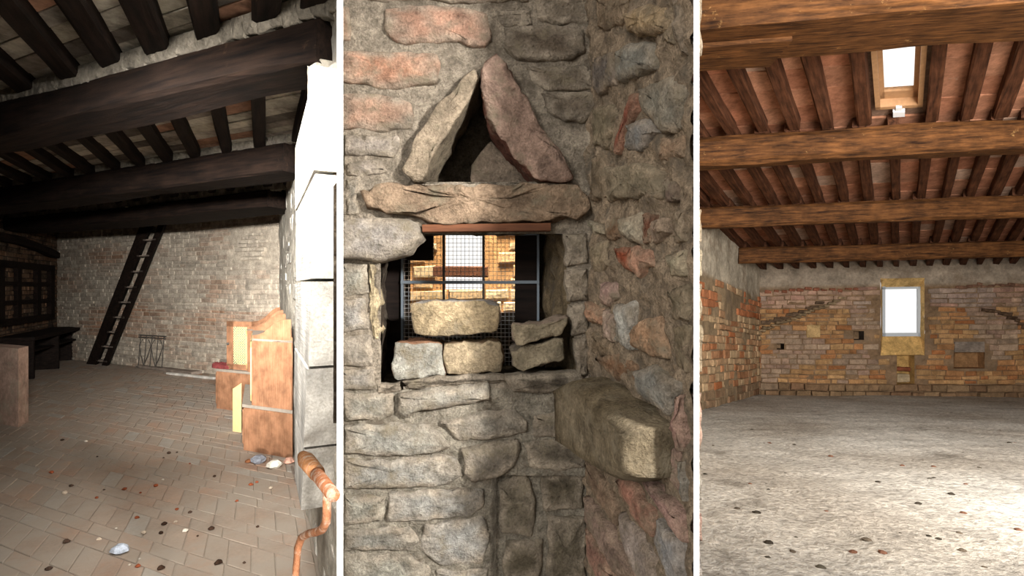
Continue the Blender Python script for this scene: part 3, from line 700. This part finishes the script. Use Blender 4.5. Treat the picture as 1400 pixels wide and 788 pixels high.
FR = [fb(*p, 0) for p in fr4]; BK = [fb(*p, -DR) for p in bk4]
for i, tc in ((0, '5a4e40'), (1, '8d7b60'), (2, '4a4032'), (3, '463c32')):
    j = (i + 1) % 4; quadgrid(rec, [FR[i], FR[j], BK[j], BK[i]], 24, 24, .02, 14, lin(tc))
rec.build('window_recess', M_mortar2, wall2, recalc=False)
# outer wall around the window opening
ow = MB(); fo = Frame(fb(0, 0, -DR), fb.ex, fb.ey, fb.en)
O0 = fb.px(566, 400, -DR); O1 = fb.px(690, 318, -DR)
s0o, s1o = fb.px(561, 400, -DR)[0], fb.px(712, 400, -DR)[0]; t0o, t1o = fb.px(600, 428, -DR)[1], fb.px(600, 317, -DR)[1]
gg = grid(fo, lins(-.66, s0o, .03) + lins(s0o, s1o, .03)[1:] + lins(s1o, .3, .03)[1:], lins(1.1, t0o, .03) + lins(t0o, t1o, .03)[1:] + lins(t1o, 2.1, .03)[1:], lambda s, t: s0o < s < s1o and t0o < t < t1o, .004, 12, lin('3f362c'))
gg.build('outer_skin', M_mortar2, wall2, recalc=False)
# window frame with wire mesh
wz = empty('x', (0, 0, 0), None, None); bpy.data.objects.remove(wz)
fm = Frame(fb(0, 0, -DR + .06), fb.ex, fb.ey, fb.en); M_wframe = plain('grey_blue_frame', lin('6f7880'), .6)
def fpx(x, y): return fm.px(x, y)
def bar(m, x0, y0, x1, y1, th=.012):
    a = fpx(x0, y0); b = fpx(x1, y1); return frbox(m, fm, a[0], b[0], b[1], a[1], 0, th)
m = MB(); bar(m, 549, 322, 552, 505); bar(m, 734, 318, 737, 500); bar(m, 549, 318, 737, 322); wn = m.build('window_3', M_wframe, kind='structure')
for x in (607, 661): bar(MB(), x - 1.5, 318, x + 1.5, 502, .014).build('mullion', M_iron, wn)
bar(MB(), 549, 384, 737, 388, .016).build('cross_bar', M_wframe, wn)
bar(MB(), 556, 318, 592, 356, -.02).build('dark_board', M_joist1, wn)
bar(MB(), 704, 318, 734, 500, -.03).build('dark_panel', M_joist1, wn)  # dark panel behind the right edge of the mesh
bar(MB(), 520, 350, 549, 500, -.03).build('dark_panel', M_joist1, wn)
wm = MB()
for i in range(34): a = fpx(553 + i * 5.5, 320); b = fpx(553 + i * 5.5, 500); wm.tube([fm(*a, -.004), fm(*b, -.004)], .0008, 4)
for i in range(32): a = fpx(550, 321 + i * 5.6); b = fpx(736, 321 + i * 5.6); wm.tube([fm(*a, -.006), fm(*b, -.006)], .0008, 4)
wm.build('wire_mesh', M_rust, wn, kind='stuff', recalc=False)
beam('wooden_plank_lintel', pt(580, 319, 1.60) , pt(752, 317, 1.60), .07, .022, M_raft3, 'brown wooden plank under the stone lintel above the meshed window', 'plank', seg=6, jit=.003, ch=.1)
# sunlit yard wall outside
yw = Frame((0, 3.4, 0), (1, 0, 0), (0, 0, 1), (0, -1, 0)); ybr = MB()
def ypx(x, y): return yw.px(x, y)
ya = ypx(520, 432); ybx = ypx(604, 300); yc = ypx(662, 300); yd = ypx(760, 432); ye = ypx(604, 396)
yb_ = MB(); frbox(yb_, yw, ya[0], ybx[0], ya[1] - 1, 2.6, -.2, 0, lin('b58c60')); frbox(yb_, yw, yc[0], yd[0], ya[1] - 1, 2.6, -.2, 0, lin('b58c60')); frbox(yb_, yw, ybx[0], yc[0], ya[1] - 1, ye[1], -.2, 0, lin('b58c60'))
yo = yb_.build('yard_wall', M_wall3, None, 'sunlit brick wall in the yard seen through the meshed window', 'wall')
pc = courses(yw, ya[0], yd[0], 1.2, 2.3, .07, .22, .014, lambda s, t: mulc(mixc(lin('c99a6a'), lin('d8c4a0'), R.random()), R.uniform(.8, 1.1)), lambda s, t: ybx[0] < s < yc[0] and t > ye[1], (.01, .02))
place(pc, 'brick', M_wall3, yo)
q = ypx(596, 379); q2 = ypx(668, 366)
beam('yard_rail', yw(q[0], q[1], .1), yw(q2[0], q[1], .1), .06, q2[1] - q[1], M_raft3, 'orange wooden rail outside the meshed window', 'rail', seg=3)
# right wall stones
g = grid(f2, lins(-.02, .553, .010), lins(.4, 3.3, .011), None, .019, 19, lin('a08d76'))
wallR2 = g.build('wall_right', M_mortar2, kind='structure', smooth=True, recalc=False)
RW = [
 ('858,21 887,7 915,11 919,43 897,50 865,46', 'a9916f', .02), ('926,-5 950,-5 950,75 936,71 926,50', '887b6b', .014), ('819,-5 872,-5 856,28 833,43 819,36', '8b7862', .012),
 ('848,71 865,60 901,60 901,96 862,110 849,114', '929086', .02), ('814,82 840,71 848,117 823,131 814,121', '716860', .016), ('865,131 878,126 876,153 858,185 848,213 842,210 851,171', '8c5241', .014),
 ('880,121 922,103 937,117 937,178 912,185 894,164 880,149', '8c8678', .014), ('862,171 887,160 905,181 880,210 862,206', '868480', .018), ('814,149 837,142 848,157 833,203 814,199', '80755f', .014),
 ('937,199 950,192 950,242 938,228', 'a59e8a', .016), ('833,228 880,221 908,235 908,270 833,274', '8e826c', .016), ('912,245 922,242 928,274 915,278', '6b5850', .012), ('906,14 920,10 922,60 908,58', '8d7d66', .01),
 ('905,190 935,186 936,215 905,220', '9a8068', .01), ('812,215 830,210 832,270 812,275', '7b6c58', .014),
 ('807,302 826,305 829,321 816,322', 'b0a890', .014), ('851,299 880,292 881,333 867,332 854,321', 'a89d88', .018), ('881,295 896,294 894,335 884,335', '6c4737', .01), ('896,305 911,295 918,318 899,335', 'a68f7b', .02),
 ('843,338 870,337 867,372 861,373 845,353', '97533b', .012), ('870,338 896,341 899,362 877,378 869,368', 'b98c74', .02), ('915,349 943,343 943,375 924,381', '9c927a', .014), ('830,300 848,298 850,325 834,330', '7d6048', .01),
 ('808,335 828,330 838,365 815,372', '8f8068', .012), ('926,290 948,286 948,330 928,334', '93836e', .014),
 ('827,387 845,387 848,407 838,419 827,416', 'b39288', .018), ('806,412 826,420 828,446 808,440', 'b88c70', .018), ('830,424 845,430 846,470 830,462', 'baa292', .016),
 ('848,416 870,413 873,448 867,480 850,467', 'b9b6ac', .022), ('867,454 880,438 908,432 918,489 899,489 870,473', 'b48e6e', .022), ('812,455 840,470 842,488 812,484', '82705a', .012), ('816,490 848,482 873,499 873,520 845,522', '83644c', .012),
 ('873,507 901,500 934,526 930,547 919,569 879,537', '9c988e', .022), ('923,584 937,547 950,537 950,624 930,606', 'ac897c', .02), ('923,612 932,620 932,670 921,655', 'a6867a', .014), ('935,630 950,630 950,686 939,679', '9c988e', .014),
 ('915,395 948,390 948,440 920,436', '7f735e', .008), ('920,450 948,446 948,510 928,500', '85775f', .008),
 ('886,650 904,661 950,705 950,741 915,705', 'ac897e', .022), ('850,653 868,650 901,705 897,734 879,716 853,675', 'ac7d6a', .02), ('806,628 824,646 850,683 846,719 808,662', '8e7662', .018),
 ('806,676 824,697 882,788 850,788 806,712', '9c8476', .022), ('853,701 872,712 901,763 901,800 882,800 853,734', 'a3958b', .018), ('904,708 934,734 948,756 948,800 923,800 901,741', '9e9c9a', .018), ('806,720 846,790 824,800 806,760', 'a37c6c', .016),
]
for ps, c, th in RW:
    q = [f2.px(min(x, 941), y) for x, y in PP(ps)]
    if max(p[0] for p in q) - min(p[0] for p in q) < .012: continue
    MB().add(*stone(f2, q, th, lin(c), back=.03, bev=.011, amp=.0085, sc=28, n=48, rim=lin('a08d76'), rk=.5)).build('stone', M_s2, wallR2, smooth=True)
for fr_, wl_, a0_, a1_ in ((fb, wall2, -.49, .22), (f2, wallR2, .02, .54)):
    for lo_, hi_ in ((2.47, 3.3),) + (((.42, .7),) if fr_ is f2 else ()):
        place(courses(fr_, a0_, a1_, lo_, hi_, .1, .22, .03, lambda s, t: mulc(mixc(lin('97866c'), lin('a8785a'), R.random()), R.uniform(.8, 1.1)), None, (.008, .02), .2, .4, .01, .01, .012), 'stone', M_s2, wl_)
# stone bracket jutting from the right wall
q = [f2.px(x, y) for x, y in PP('800,524 825,516 850,524 924,584 925,652 900,657 860,640 806,606')]
MB().add(*stone(f2, q, .11, lin('857863'), n=64, bev=.022, amp=.005, sc=18, back=.05, bulge=.03, rim=lin('6a5d48'))).build('stone_bracket', M_s2, None, 'large rounded stone bracket jutting out of the right-hand stone wall', 'stone bracket', smooth=True)
# loose stones on the recess ledge
LED = fb.px(600, 520)[1]
def loose(front, df, db, c, c2, lab, lift=0.0):
    o = MB().add(*bl2(front, df, db, c, c2, n=44, amp=.004)).build('loose_stone', M_s2, None, lab, 'stone', smooth=True); return o
loose('537,472 560,468 600,470 605,490 607,512 570,517 540,521 534,500', 1.61, 1.75, 'a09c90', '9a7258', 'grey cracked stone block with reddish top on the window ledge')
loose('609,472 650,468 686,470 687,490 687,508 650,512 610,513 607,490', 1.61, 1.75, 'a8967a', '93795e', 'squared tan stone block on the window ledge beside the grey cracked block')
loose('562,420 566,412 620,413 660,412 683,418 682,440 676,454 630,460 600,462 566,456 562,440', 1.60, 1.76, 'aa9676', 'a8a098', 'large rounded tan stone lying across two blocks on the window ledge')
loose('697,478 730,472 770,462 773,476 772,490 745,500 718,508 700,502', 1.57, 1.73, '90846e', '83776a', 'brown stone block under a slanted stone on the window ledge')
loose('700,444 712,446 745,442 775,432 774,448 768,458 735,467 704,474 700,460', 1.55, 1.72, '9a8c74', 'a3907e', 'slanted stone with flat pale top resting on a brown block')

# ================================================================== ROOM 3: attic with tiled roof
R3 = Room((5.32, 12, 1.6 - 2.41), (1, -.151, .019), (-.716, -1, .127))
BWL = -.7
def hroof(b): return 3.0 + .0975 * b          # underside of the rafters
def a_q(b, q): return (q * (12 - b) - 5.32 + .716 * b) / (1 + .151 * q)
QL = (953.5 - 700) / F
A3n = Vector((1, -.151, 0)).normalized()
w3 = Frame(R3(0, BWL, 0), R3.A, (0, 0, 1)); w3.en = Vector((-.149, -.989, 0)).normalized()
AMAX = 8.4
# openings of the back wall
op = [w3.px(x, y) for x, y in ((1204, 486), (1264, 486), (1264, 380), (1204, 380))]
nt_ = [w3.px(x, y) for x, y in ((1226, 526), (1250, 526), (1250, 484), (1226, 484))]
nr = [w3.px(x, y) for x, y in ((1304, 504), (1346, 504), (1344, 468), (1306, 468))]
h1 = [w3.px(x, y) for x, y in ((1167, 465), (1181, 465), (1181, 453), (1167, 453))]
h2 = [w3.px(x, y) for x, y in ((1062, 478), (1072, 478), (1072, 470), (1062, 470))]
holes3 = [op, nt_, nr, h1, h2]
def hole3(s, t): return any(inpoly((s, t), h) for h in holes3)
def brk(lo, hi, step, cuts):
    c = sorted([lo, hi] + [x for x in cuts if lo < x < hi]); out = [c[0]]
    for a, b in zip(c, c[1:]):
        if b - a > 1e-4: out += lins(a, b, step)[1:]
    return out
tcut = [p[1] for h in holes3 for p in (h[0], h[2])]; scut = [p[0] for h in holes3 for p in (h[0], h[1])]
ochre = lin('b08c64'); pl3 = lin('a39482')
ptop = w3.px(1178, 392)[1]
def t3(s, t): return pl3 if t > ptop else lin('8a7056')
g = grid(w3, brk(-.1, AMAX + .2, .13, scut), brk(-.15, 3.6, .11, tcut), hole3, .012, 3, t3)
wall3 = g.build('wall_back', M_plaster3, kind='structure', recalc=False)
# thick core so that the daylight comes through the openings only
core = MB(); TH = .62
for h in holes3[:1]:
    pass
def corebox(s0, s1, t0, t1): frbox(core, w3, s0, s1, t0, t1, -TH, -.24, lin('8a7056'))
so0, so1 = w3.px(1206, 400, -.2)[0] - .02, w3.px(1257, 400, -.2)[0] + .5; to0, to1 = w3.px(1230, 460)[1], w3.px(1230, 386)[1]
corebox(-.5, so0, -.4, 3.8); corebox(so1, AMAX + .6, -.4, 3.8); corebox(so0, so1, -.4, to0); corebox(so0, so1, to1, 3.8)
core.build('wall_core', M_wall3, wall3)
def tw3(s, t):
    x = R.random(); c = mixc(lin('a9855c'), lin('96603c'), x * x); k = nz((s, t, 4), .9)
    if t > ptop - .45: c = mixc(c, lin('a28d86'), .5)
    if k > .15: c = mixc(c, lin('8d8278'), .6)
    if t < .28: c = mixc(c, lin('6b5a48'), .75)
    return mulc(c, R.uniform(.95, 1.45))
def sk3(s, t): return t > ptop + .02 * nz((s, 0, 0), 3) or hole3(s, t)
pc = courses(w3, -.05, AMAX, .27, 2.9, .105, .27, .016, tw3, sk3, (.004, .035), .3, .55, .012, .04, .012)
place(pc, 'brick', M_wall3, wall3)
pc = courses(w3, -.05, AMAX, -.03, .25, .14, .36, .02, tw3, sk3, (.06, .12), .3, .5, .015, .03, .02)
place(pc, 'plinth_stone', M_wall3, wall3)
def scar(pts, n, c, th, sz):
    for k in range(n):
        u = k / (n - 1) * (len(pts) - 1); i_ = min(int(u), len(pts) - 2); f_ = u - i_
        x = pts[i_][0] * (1 - f_) + pts[i_ + 1][0] * f_; y = pts[i_][1] * (1 - f_) + pts[i_ + 1][1] * f_ + R.uniform(-2, 2); a = sz * R.uniform(.7, 1.3); b_ = sz * R.uniform(.35, .55)
        q = [w3.px(x + dx * a, y + dy * b_) for dx, dy in ((-1, .8), (.9, 1), (1, -.7), (-.8, -1))]
        MB().add(*stone(w3, q, th * R.uniform(.6, 1.2), mulc(lin(c), R.uniform(.7, 1.2)), n=12, bev=.03, amp=.02, sc=6)).build('stone', M_wall3, wall3)
scar([(1040, 452), (1075, 437), (1110, 424), (1150, 408)], 18, 'a08a6c', .12, 5)
scar([(1046, 441), (1085, 430), (1120, 416)], 10, '6e5a48', .06, 6)
scar([(1345, 424), (1375, 430), (1402, 446)], 9, '6a5442', .09, 6)
scar([(1050, 398), (1090, 396), (1130, 398), (1170, 394)], 12, '94604a', .04, 5)
scar([(1310, 392), (1350, 390), (1400, 392)], 12, '8d6a56', .04, 5)
for ps, c in (('1102,462 1121,462 1121,444 1102,444', 'c0a070'), ('1018,474 1040,473 1040,468 1018,469', '4a3a2c')):
    MB().add(*stone(w3, [w3.px(x, y) for x, y in PP(ps)], .05, lin(c), n=16, bev=.02, amp=.006, sc=6)).build('stone', M_wall3, wall3)
# window reveal
gd = .2
gp = [w3.px(x, y, -gd) for x, y in ((1207, 458), (1257, 458), (1256, 394), (1206, 394))]
M_ochre = masonry('ochre_glow_reveal', 9, .6, .02, None)  # ochre plaster, its yellow tints also carrying warm window light
rv = MB(); OP = [w3(*p, 0) for p in op]; GP = [w3(*p, -gd) for p in gp]
for i, tc in ((0, 'd8b070'), (1, 'e0bc80'), (2, 'd8b478'), (3, 'd0aa70')):
    j = (i + 1) % 4; quadgrid(rv, [OP[i], OP[j], GP[j], GP[i]], 10, 10, .02, 5, lin(tc))
rv.build('window_reveal', M_ochre, wall3, recalc=False)
def cavity(h, d, tint, name='wall_hole'):
    m = MB(); a = [w3(*p, .01) for p in h]; b = [w3(*p, -d) for p in h]
    for i in range(4): j = (i + 1) % 4; m.add([a[i], a[j], b[j], b[i]], [(0, 1, 2, 3)], lin(tint))
    m.add(b, [(0, 1, 2, 3)], lin(tint)); m.build(name, M_wall3, wall3)
cavity(nt_, .22, 'c09a60', 'sill_notch'); cavity(nr, .2, '96714e', 'blind_niche'); cavity(h1, .3, '4a4038'); cavity(h2, .25, '3a3028')
for ps, c in (('1229,524 1247,524 1247,513 1229,512', 'b5a080'), ('1228,508 1248,509 1248,503 1228,503', '8a5038')):
    MB().add(*stone(Frame(w3(0, 0, -.12), w3.ex, w3.ey, w3.en), [w3.px(x, y) for x, y in PP(ps)], .05, lin(c), n=16, amp=.01, sc=8)).build('stone', M_wall3, wall3)
frbox(MB(), w3, nr[3][0] - .02, nr[2][0] + .02, nr[2][1] - .22, nr[2][1] + .01, -.15, .02).build('niche_lintel', M_board, wall3)
# window: white frame and glass
def wbar(m, x0, y0, x1, y1, n0=-gd, n1=-gd + .05):
    a = w3.px(x0, y0, -gd); b = w3.px(x1, y1, -gd); return frbox(m, w3, a[0], b[0], a[1], b[1], n0, n1)
M_fr3 = plain('pale_frame', lin('c8d0d8'), .5); m = MB()
wbar(m, 1205, 460, 1209, 392); wbar(m, 1253, 460, 1258, 392); wbar(m, 1205, 396, 1258, 392); wbar(m, 1205, 460, 1258, 455)
wn2 = m.build('window_2', M_fr3, kind='structure')
M_glass, nt, p = newmat('window_glass'); p.inputs['Transmission Weight'].default_value = 1; p.inputs['Roughness'].default_value = 0; p.inputs['IOR'].default_value = 1.02; p.inputs['Base Color'].default_value = (1, 1, 1, 1)
m = MB(); wbar(m, 1208, 456, 1254, 395, -gd + .02, -gd + .024); m.build('pane', M_glass, wn2)
# left wall
l3 = Frame(R3(0, BWL, 0), R3.B, (0, 0, 1)); l3.en = Vector((1, -.716, 0)).normalized(); l3.ey = Vector((0, 0, 1))
def tl3(s, t):
    x = R.random(); c = mixc(lin('b59a78'), lin('a06440'), x * x)
    if t > 1.75 and nz((s, t, 7), .8) < .1: c = mixc(c, lin('b0633c'), .7)
    if t < .25: c = mixc(c, lin('6b5a48'), .7)
    return mulc(c, R.uniform(.95, 1.4))
LL = 6.4
g = grid(l3, lins(-.1, LL, .1), lins(-.15, 4.6, .1), None, .03, 2.2, lambda s, t: lin('c4b7a2') if t > 2.25 + .1 * nz((s, 0, 0), 2) else lin('9a8468'))
wl3 = g.build('wall_left', M_plaster3, kind='structure', recalc=False)
pc = courses(l3, 0, LL, 0, 2.45, .12, .34, .018, tl3, lambda s, t: t > 2.3 + .18 * nz((s, t, 0), 2.2) or (1.3 < t < 2.2 and nz((s, t, 3), 1.3) > .28), (.004, .04), .3, .55, .012, .04, .012)
place(pc, 'brick', M_wall3, wl3)
MB().add(*prism([l3(-.4, -.3, -.08), l3(LL + .2, -.3, -.08), l3(LL + .2, 5, -.08), l3(-.4, 5, -.08)], l3.en * -.2, lin('9a8468'))).build('wall_core', M_wall3, wl3)
# right wall out of view, roof deck, floor
MB().add(*prism([R3(AMAX, BWL - .6, -.4), R3(AMAX, 9.6, -.4), R3(AMAX, 9.6, 5), R3(AMAX, BWL - .6, 5)], (.3, 0, 0), lin('a58a68'))).build('wall_right', M_wall3, kind='structure')
TT = .13                                       # rafter height
def radial(b): return max(-.12, a_q(b, QL)) if b < 3.9 else a_q(b, QL)
BF = 11.0
sky_px = [(1194, 82), (1266, 82), (1258, 176), (1199, 176)]
bs1, bs0 = 6.75, 5.55
def ceil_h(b): return hroof(b) + TT
aS0 = R3.px(1196, 130, h=ceil_h(6.1))[0]; aS1 = R3.px(1262, 130, h=ceil_h(6.1))[0]
dk = MB(); bl_ = brk(-1.4, BF, .5, [bs0, bs1])
for b0, b1 in zip(bl_, bl_[1:]):
    mid = (b0 + b1) / 2
    spans = [(None, AMAX + .5)] if not (bs0 < mid < bs1) else [(None, aS0), (aS1, AMAX + .5)]
    for sa, sb in spans:
        l0 = radial(b0) - .03 if sa is None else sa; l1 = radial(b1) - .03 if sa is None else sa
        dk.box8([R3(l0, b0, ceil_h(b0) + .03), R3(sb, b0, ceil_h(b0) + .03), R3(sb, b1, ceil_h(b1) + .03), R3(l1, b1, ceil_h(b1) + .03),
                 R3(l0, b0, ceil_h(b0) + .2), R3(sb, b0, ceil_h(b0) + .2), R3(sb, b1, ceil_h(b1) + .2), R3(l1, b1, ceil_h(b1) + .2)], lin('9a7a66'))
ceil3 = dk.build('ceiling', M_tile3, kind='structure')
# floor: rough screed
fs_ = MB(); As = lins(-6.5, AMAX + .1, .08); Bs = lins(BWL - .1, 10.6, .08); idx = {}; vs = []; ts = []; fs = []
def fv(i, j):
    if (i, j) not in idx:
        p = R3(As[i], Bs[j], 0); d = .012 * nz(p, 3.2) + .007 * nz(p, 9) + .02 * nz(p, .7)
        idx[(i, j)] = len(vs); vs.append(p + Vector((0, 0, d)))
        ts.append(mulc(mixc(lin('cdc8be'), lin('aea598'), min(1, max(0, nz(p, .8, 3) + .3))), 1 + .12 * nz(p, 5)))
    return idx[(i, j)]
for j in range(len(Bs) - 1):
    for i in range(len(As) - 1):
        c = R3(As[i], Bs[j], 0)
        if c.y < 1.5 or c.x / c.y < QL - .05 or (As[i] < -.15 and Bs[j] < 3.4): continue
        fs.append((fv(i, j), fv(i + 1, j), fv(i + 1, j + 1), fv(i, j + 1)))
fs_.add(vs, fs, ts); fl3 = fs_.build('floor', M_floor3, kind='structure', smooth=True, recalc=False)
# purlin beams
def beam3(bf, x_l, y_bot, y_top, lab, wd, al, jit=.02, dh=0):
    hz = R3.px(1178, y_bot, b=bf)[2]; top = R3.px(1178, y_top, b=bf + wd)[2]
    beam('roof_beam', R3(al, bf + wd / 2, hz), R3(AMAX, bf + wd / 2, hz), wd, max(.12, hroof(bf) - hz + .01), M_beam3, lab, 'beam', seg=24, jit=jit, ch=.14)
    return bf, bf + wd, hz
c4 = beam3(.88, 1012, 358, 337, 'dark brown roof beam above the attic window, next to the end wall', .22, -.02)
c3 = beam3(3.03, 960, 308, 281, 'brown roof beam spanning the attic, second out from the end wall', .26, -.08)
c2 = beam3(5.15, 955, 225, 182, 'thick golden brown roof beam just below the skylight', .34, a_q(5.3, QL) - .0, .04)
c1 = beam3(7.05, 955, 86, 30, 'massive dark roof beam above the skylight with a spliced piece', .78, a_q(7.3, QL), .04)
hz1 = c1[2]
s_ = R3.px(1074, 95, h=hz1)
beam('splice_timber', R3(a_q(7.3, QL) - .02, 7.05 + .27, hz1 - .03), R3(R3.px(1074, 90, h=hz1)[0], 7.05 + .25, hz1 - .03), .5, .1, M_beam3, 'lighter spliced timber nailed under the massive beam above the skylight', 'beam', seg=6, jit=.015)
# rafters
def rafters(pxs, py, bt, b0, b1, lab, grp):
    out = []
    for x in pxs:
        a = R3.px(x, py(x), b=bt)[0]; out.append(a); lab0 = lab
        if x == 1184: lab0 = 'brown rafter along the skylight frame on the side of the brick side wall'
        if x == 1272: lab0 = 'brown rafter along the skylight frame on the side away from the brick side wall'
        beam('rafter', R3(a, b0, hroof(b0)), R3(a + R.uniform(-.02, .02), b1, hroof(b1)), .12 * R.uniform(.85, 1.15), TT + .02, M_raft3, lab0, 'rafter', grp, seg=5, jit=.012)
    return out
ra = rafters([1044 + 22.7 * i for i in range(17)], lambda x: 371 - .02 * (x - 1178), BWL, BWL - .1, c4[0] + .1, 'short rafter end between the end wall and the dark beam above the attic window', 'rafter ends at the attic end wall')
rb = rafters([990, 1015, 1043, 1066, 1092, 1118, 1143, 1169, 1196, 1224, 1251, 1279, 1305, 1331, 1357, 1382, 1408], lambda x: 337 - .028 * (x - 1178), c4[0], c4[0] + .12, c3[1] - .1, 'brown rafter between the dark window beam and the second roof beam', 'rafters of the second roof bay')
rc = rafters([938, 971, 995, 1027, 1060, 1091, 1122, 1156, 1188, 1225, 1259, 1292, 1325, 1358, 1392, 1425], lambda x: 281 - .039 * (x - 1178), c3[0], c3[1] - .08, c2[1] - .1, 'brown rafter between the second roof beam and the thick golden beam', 'rafters of the third roof bay')
rd_px = [922, 965, 1008, 1050, 1092, 1135, 1184, 1272, 1318, 1363, 1408]
rd = rafters(rd_px, lambda x: 182 - .057 * (x - 1178), c2[0], c2[1] - .08, c1[1] - .1, 'brown rafter in the skylight bay, away from the skylight frame', 'rafters of the skylight bay')
re_ = rafters([950, 1018, 1080, 1140, 1210, 1280, 1350, 1420], lambda x: 10, c1[0] + .3, c1[1] - .08, BF, 'dark rafter in front of the massive beam', 'rafters in front of the massive beam')
# roof tiles
pc = []
for js, b0, b1 in ((ra, BWL - .1, c4[0] + .1), (rb, c4[0] + .1, c3[0] + .15), (rc, c3[0] + .15, c2[0] + .17), (rd, c2[0] + .17, c1[0] + .25), (re_, c1[0] + .25, BF)):
    js = sorted(js); js = [js[0] - .4] + js + [js[-1] + .4, js[-1] + .8]
    for a0, a1 in zip(js, js[1:]):
        b = b0
        while b < b1 - .01:
            tb = .33; e = min(b + tb, b1); mid = (a0 + a1) / 2
            if a0 < radial(b) - .1 or (a1 > aS0 + .05 and a0 < aS1 - .05 and e > bs0 + .02 and b < bs1 - .02): b += tb; continue
            c = mixc(lin('c08a6c'), lin('b4775a'), R.random())
            if R.random() < .12: c = mixc(c, lin('d0bca8'), .5)
            f = lambda bb: ceil_h(bb)
            q = [(a0, b + .005), (a1, b + .005), (a1, e - .005), (a0, e - .005)]; dz = R.uniform(0, .012)
            v = [R3(x, y, f(y) + .06) for x, y in q] + [R3(x, y, f(y) + dz) for x, y in q]
            pc.append(((v, [(4, 5, 6, 7), (0, 1, 5, 4), (1, 2, 6, 5), (2, 3, 7, 6), (3, 0, 4, 7)], mulc(c, R.uniform(.8, 1.12))), (mid, b), (a1 - a0) * tb))
            b += tb
def key3(p):
    c = sum(p[0][0], Vector()) / 8; v = c - CAM; x = 700 + F * v.x / max(v.y, .1); y = 394 - F * v.z / max(v.y, .1)
    return (1 if 950 < x < 1405 and -10 < y < 400 else 1e-6) * p[2] / v.length ** 2
place(pc, 'roof_tile', M_tile3, ceil3, key=key3)
# skylight
M_skyw = plain('skylight_wood', lin('b58a62'), .5, 0, .15); sk = MB()
def sbox(m, a0, a1, b0, b1, d0, d1): 
    return m.box8([R3(a, b, ceil_h(b) + d) for d in (d0, d1) for a, b in ((a0, b0), (a1, b0), (a1, b1), (a0, b1))])
sbox(sk, aS0, aS0 + .05, bs0, bs1, -.03, .14); sbox(sk, aS1 - .05, aS1, bs0, bs1, -.03, .14); sbox(sk, aS0, aS1, bs0, bs0 + .05, -.03, .14); sbox(sk, aS0, aS1, bs1 - .05, bs1, -.03, .14)
sko = sk.build('window_4', M_skyw, kind='structure')
m = MB(); x0, x1, y0, y1 = aS0 + .05, aS1 - .05, bs0 + .05, bs1 - .05
sbox(m, x0, x0 + .045, y0, y1, .06, .11); sbox(m, x1 - .045, x1, y0, y1, .06, .11); sbox(m, x0, x1, y0, y0 + .13, .06, .11); sbox(m, x0, x1, y1 - .06, y1, .06, .11)
m.build('sash', M_skyw, sko)
m = MB(); sbox(m, x0 + .04, x1 - .04, y0 + .12, y1 - .05, .085, .089); m.build('pane', M_glass, sko)
m = MB(); am = (x0 + x1) / 2; sbox(m, am - .06, am + .06, bs0 - .12, bs0 - .02, -.06, -.02); sbox(m, am - .03, am + .03, bs0 - .02, bs0 + .05, -.05, -.02); m.build('latch', M_white, sko)
# debris on the screed
for k in range(60):
    x = R.uniform(960, 1398); y = R.uniform(585, 775); a, b, _ = R3.px(x, y, h=0); p = R3(a, b, 0)
    p.z += .012 * nz(p, 3.2) + .007 * nz(p, 9) + .02 * nz(p, .7) - .006
    MB().add(*clod(p, R.uniform(.008, .024), lin(R.choice(['3a342c', '5a5044', '6a4a3a', '4a443a'])), .4)).build('clod', M_debris, None, 'small dark clod of dirt lying on the grey attic screed', 'debris', 'clods on the attic floor')

# ================================================================== white partitions between the rooms (seen end on)
def partition(name, xa, xb, y0, y1, y1b, z0, z1, mat, tint):
    def X(px, y): return (px - 700) / F * y
    e = y0 + .03
    poly = [(X(xa, y0), y0), (X(xb, y0), y0), (X(xb, e) - .0005, e), (X(xa, e) + .0005, e)]
    o = MB().add(*prism([(x, y, z0) for x, y in poly], (0, 0, z1 - z0))).build(name, M_white, kind='structure')
    poly = [(X(xa, e) + .001, e), (X(xb, e) - .001, e), (X(xb, y1b) - .004, y1b), (X(xa, y1) + .004, y1)]
    MB().add(*prism([(x, y, z0) for x, y in poly], (0, 0, z1 - z0), tint)).build('partition_body', mat, o)
partition('wall_partition_left', 460.6, 469.2, 1.54, 2.27, 1.66, -.2, 3.4, M_plaster1, lin('bdb5a6'))
partition('wall_partition_right', 948.4, 956.0, 1.045, 8.6, 8.7, -1.2, 5.2, M_plaster3, lin('a89882'))
slab('floor_hall', [(-6, -7), (9, -7), (9, .85), (-6, .85)], -.3, -.02, M_floor1, lin('8d8378'))

m = MB(); bx(m, .34, 8.5, -1.15, -1.0, -.3, 3.2, lin('b5aa98')); m.build('wall_light_block', M_plaster1, kind='structure')  # unseen wall added to block the doorway lamp off the middle room
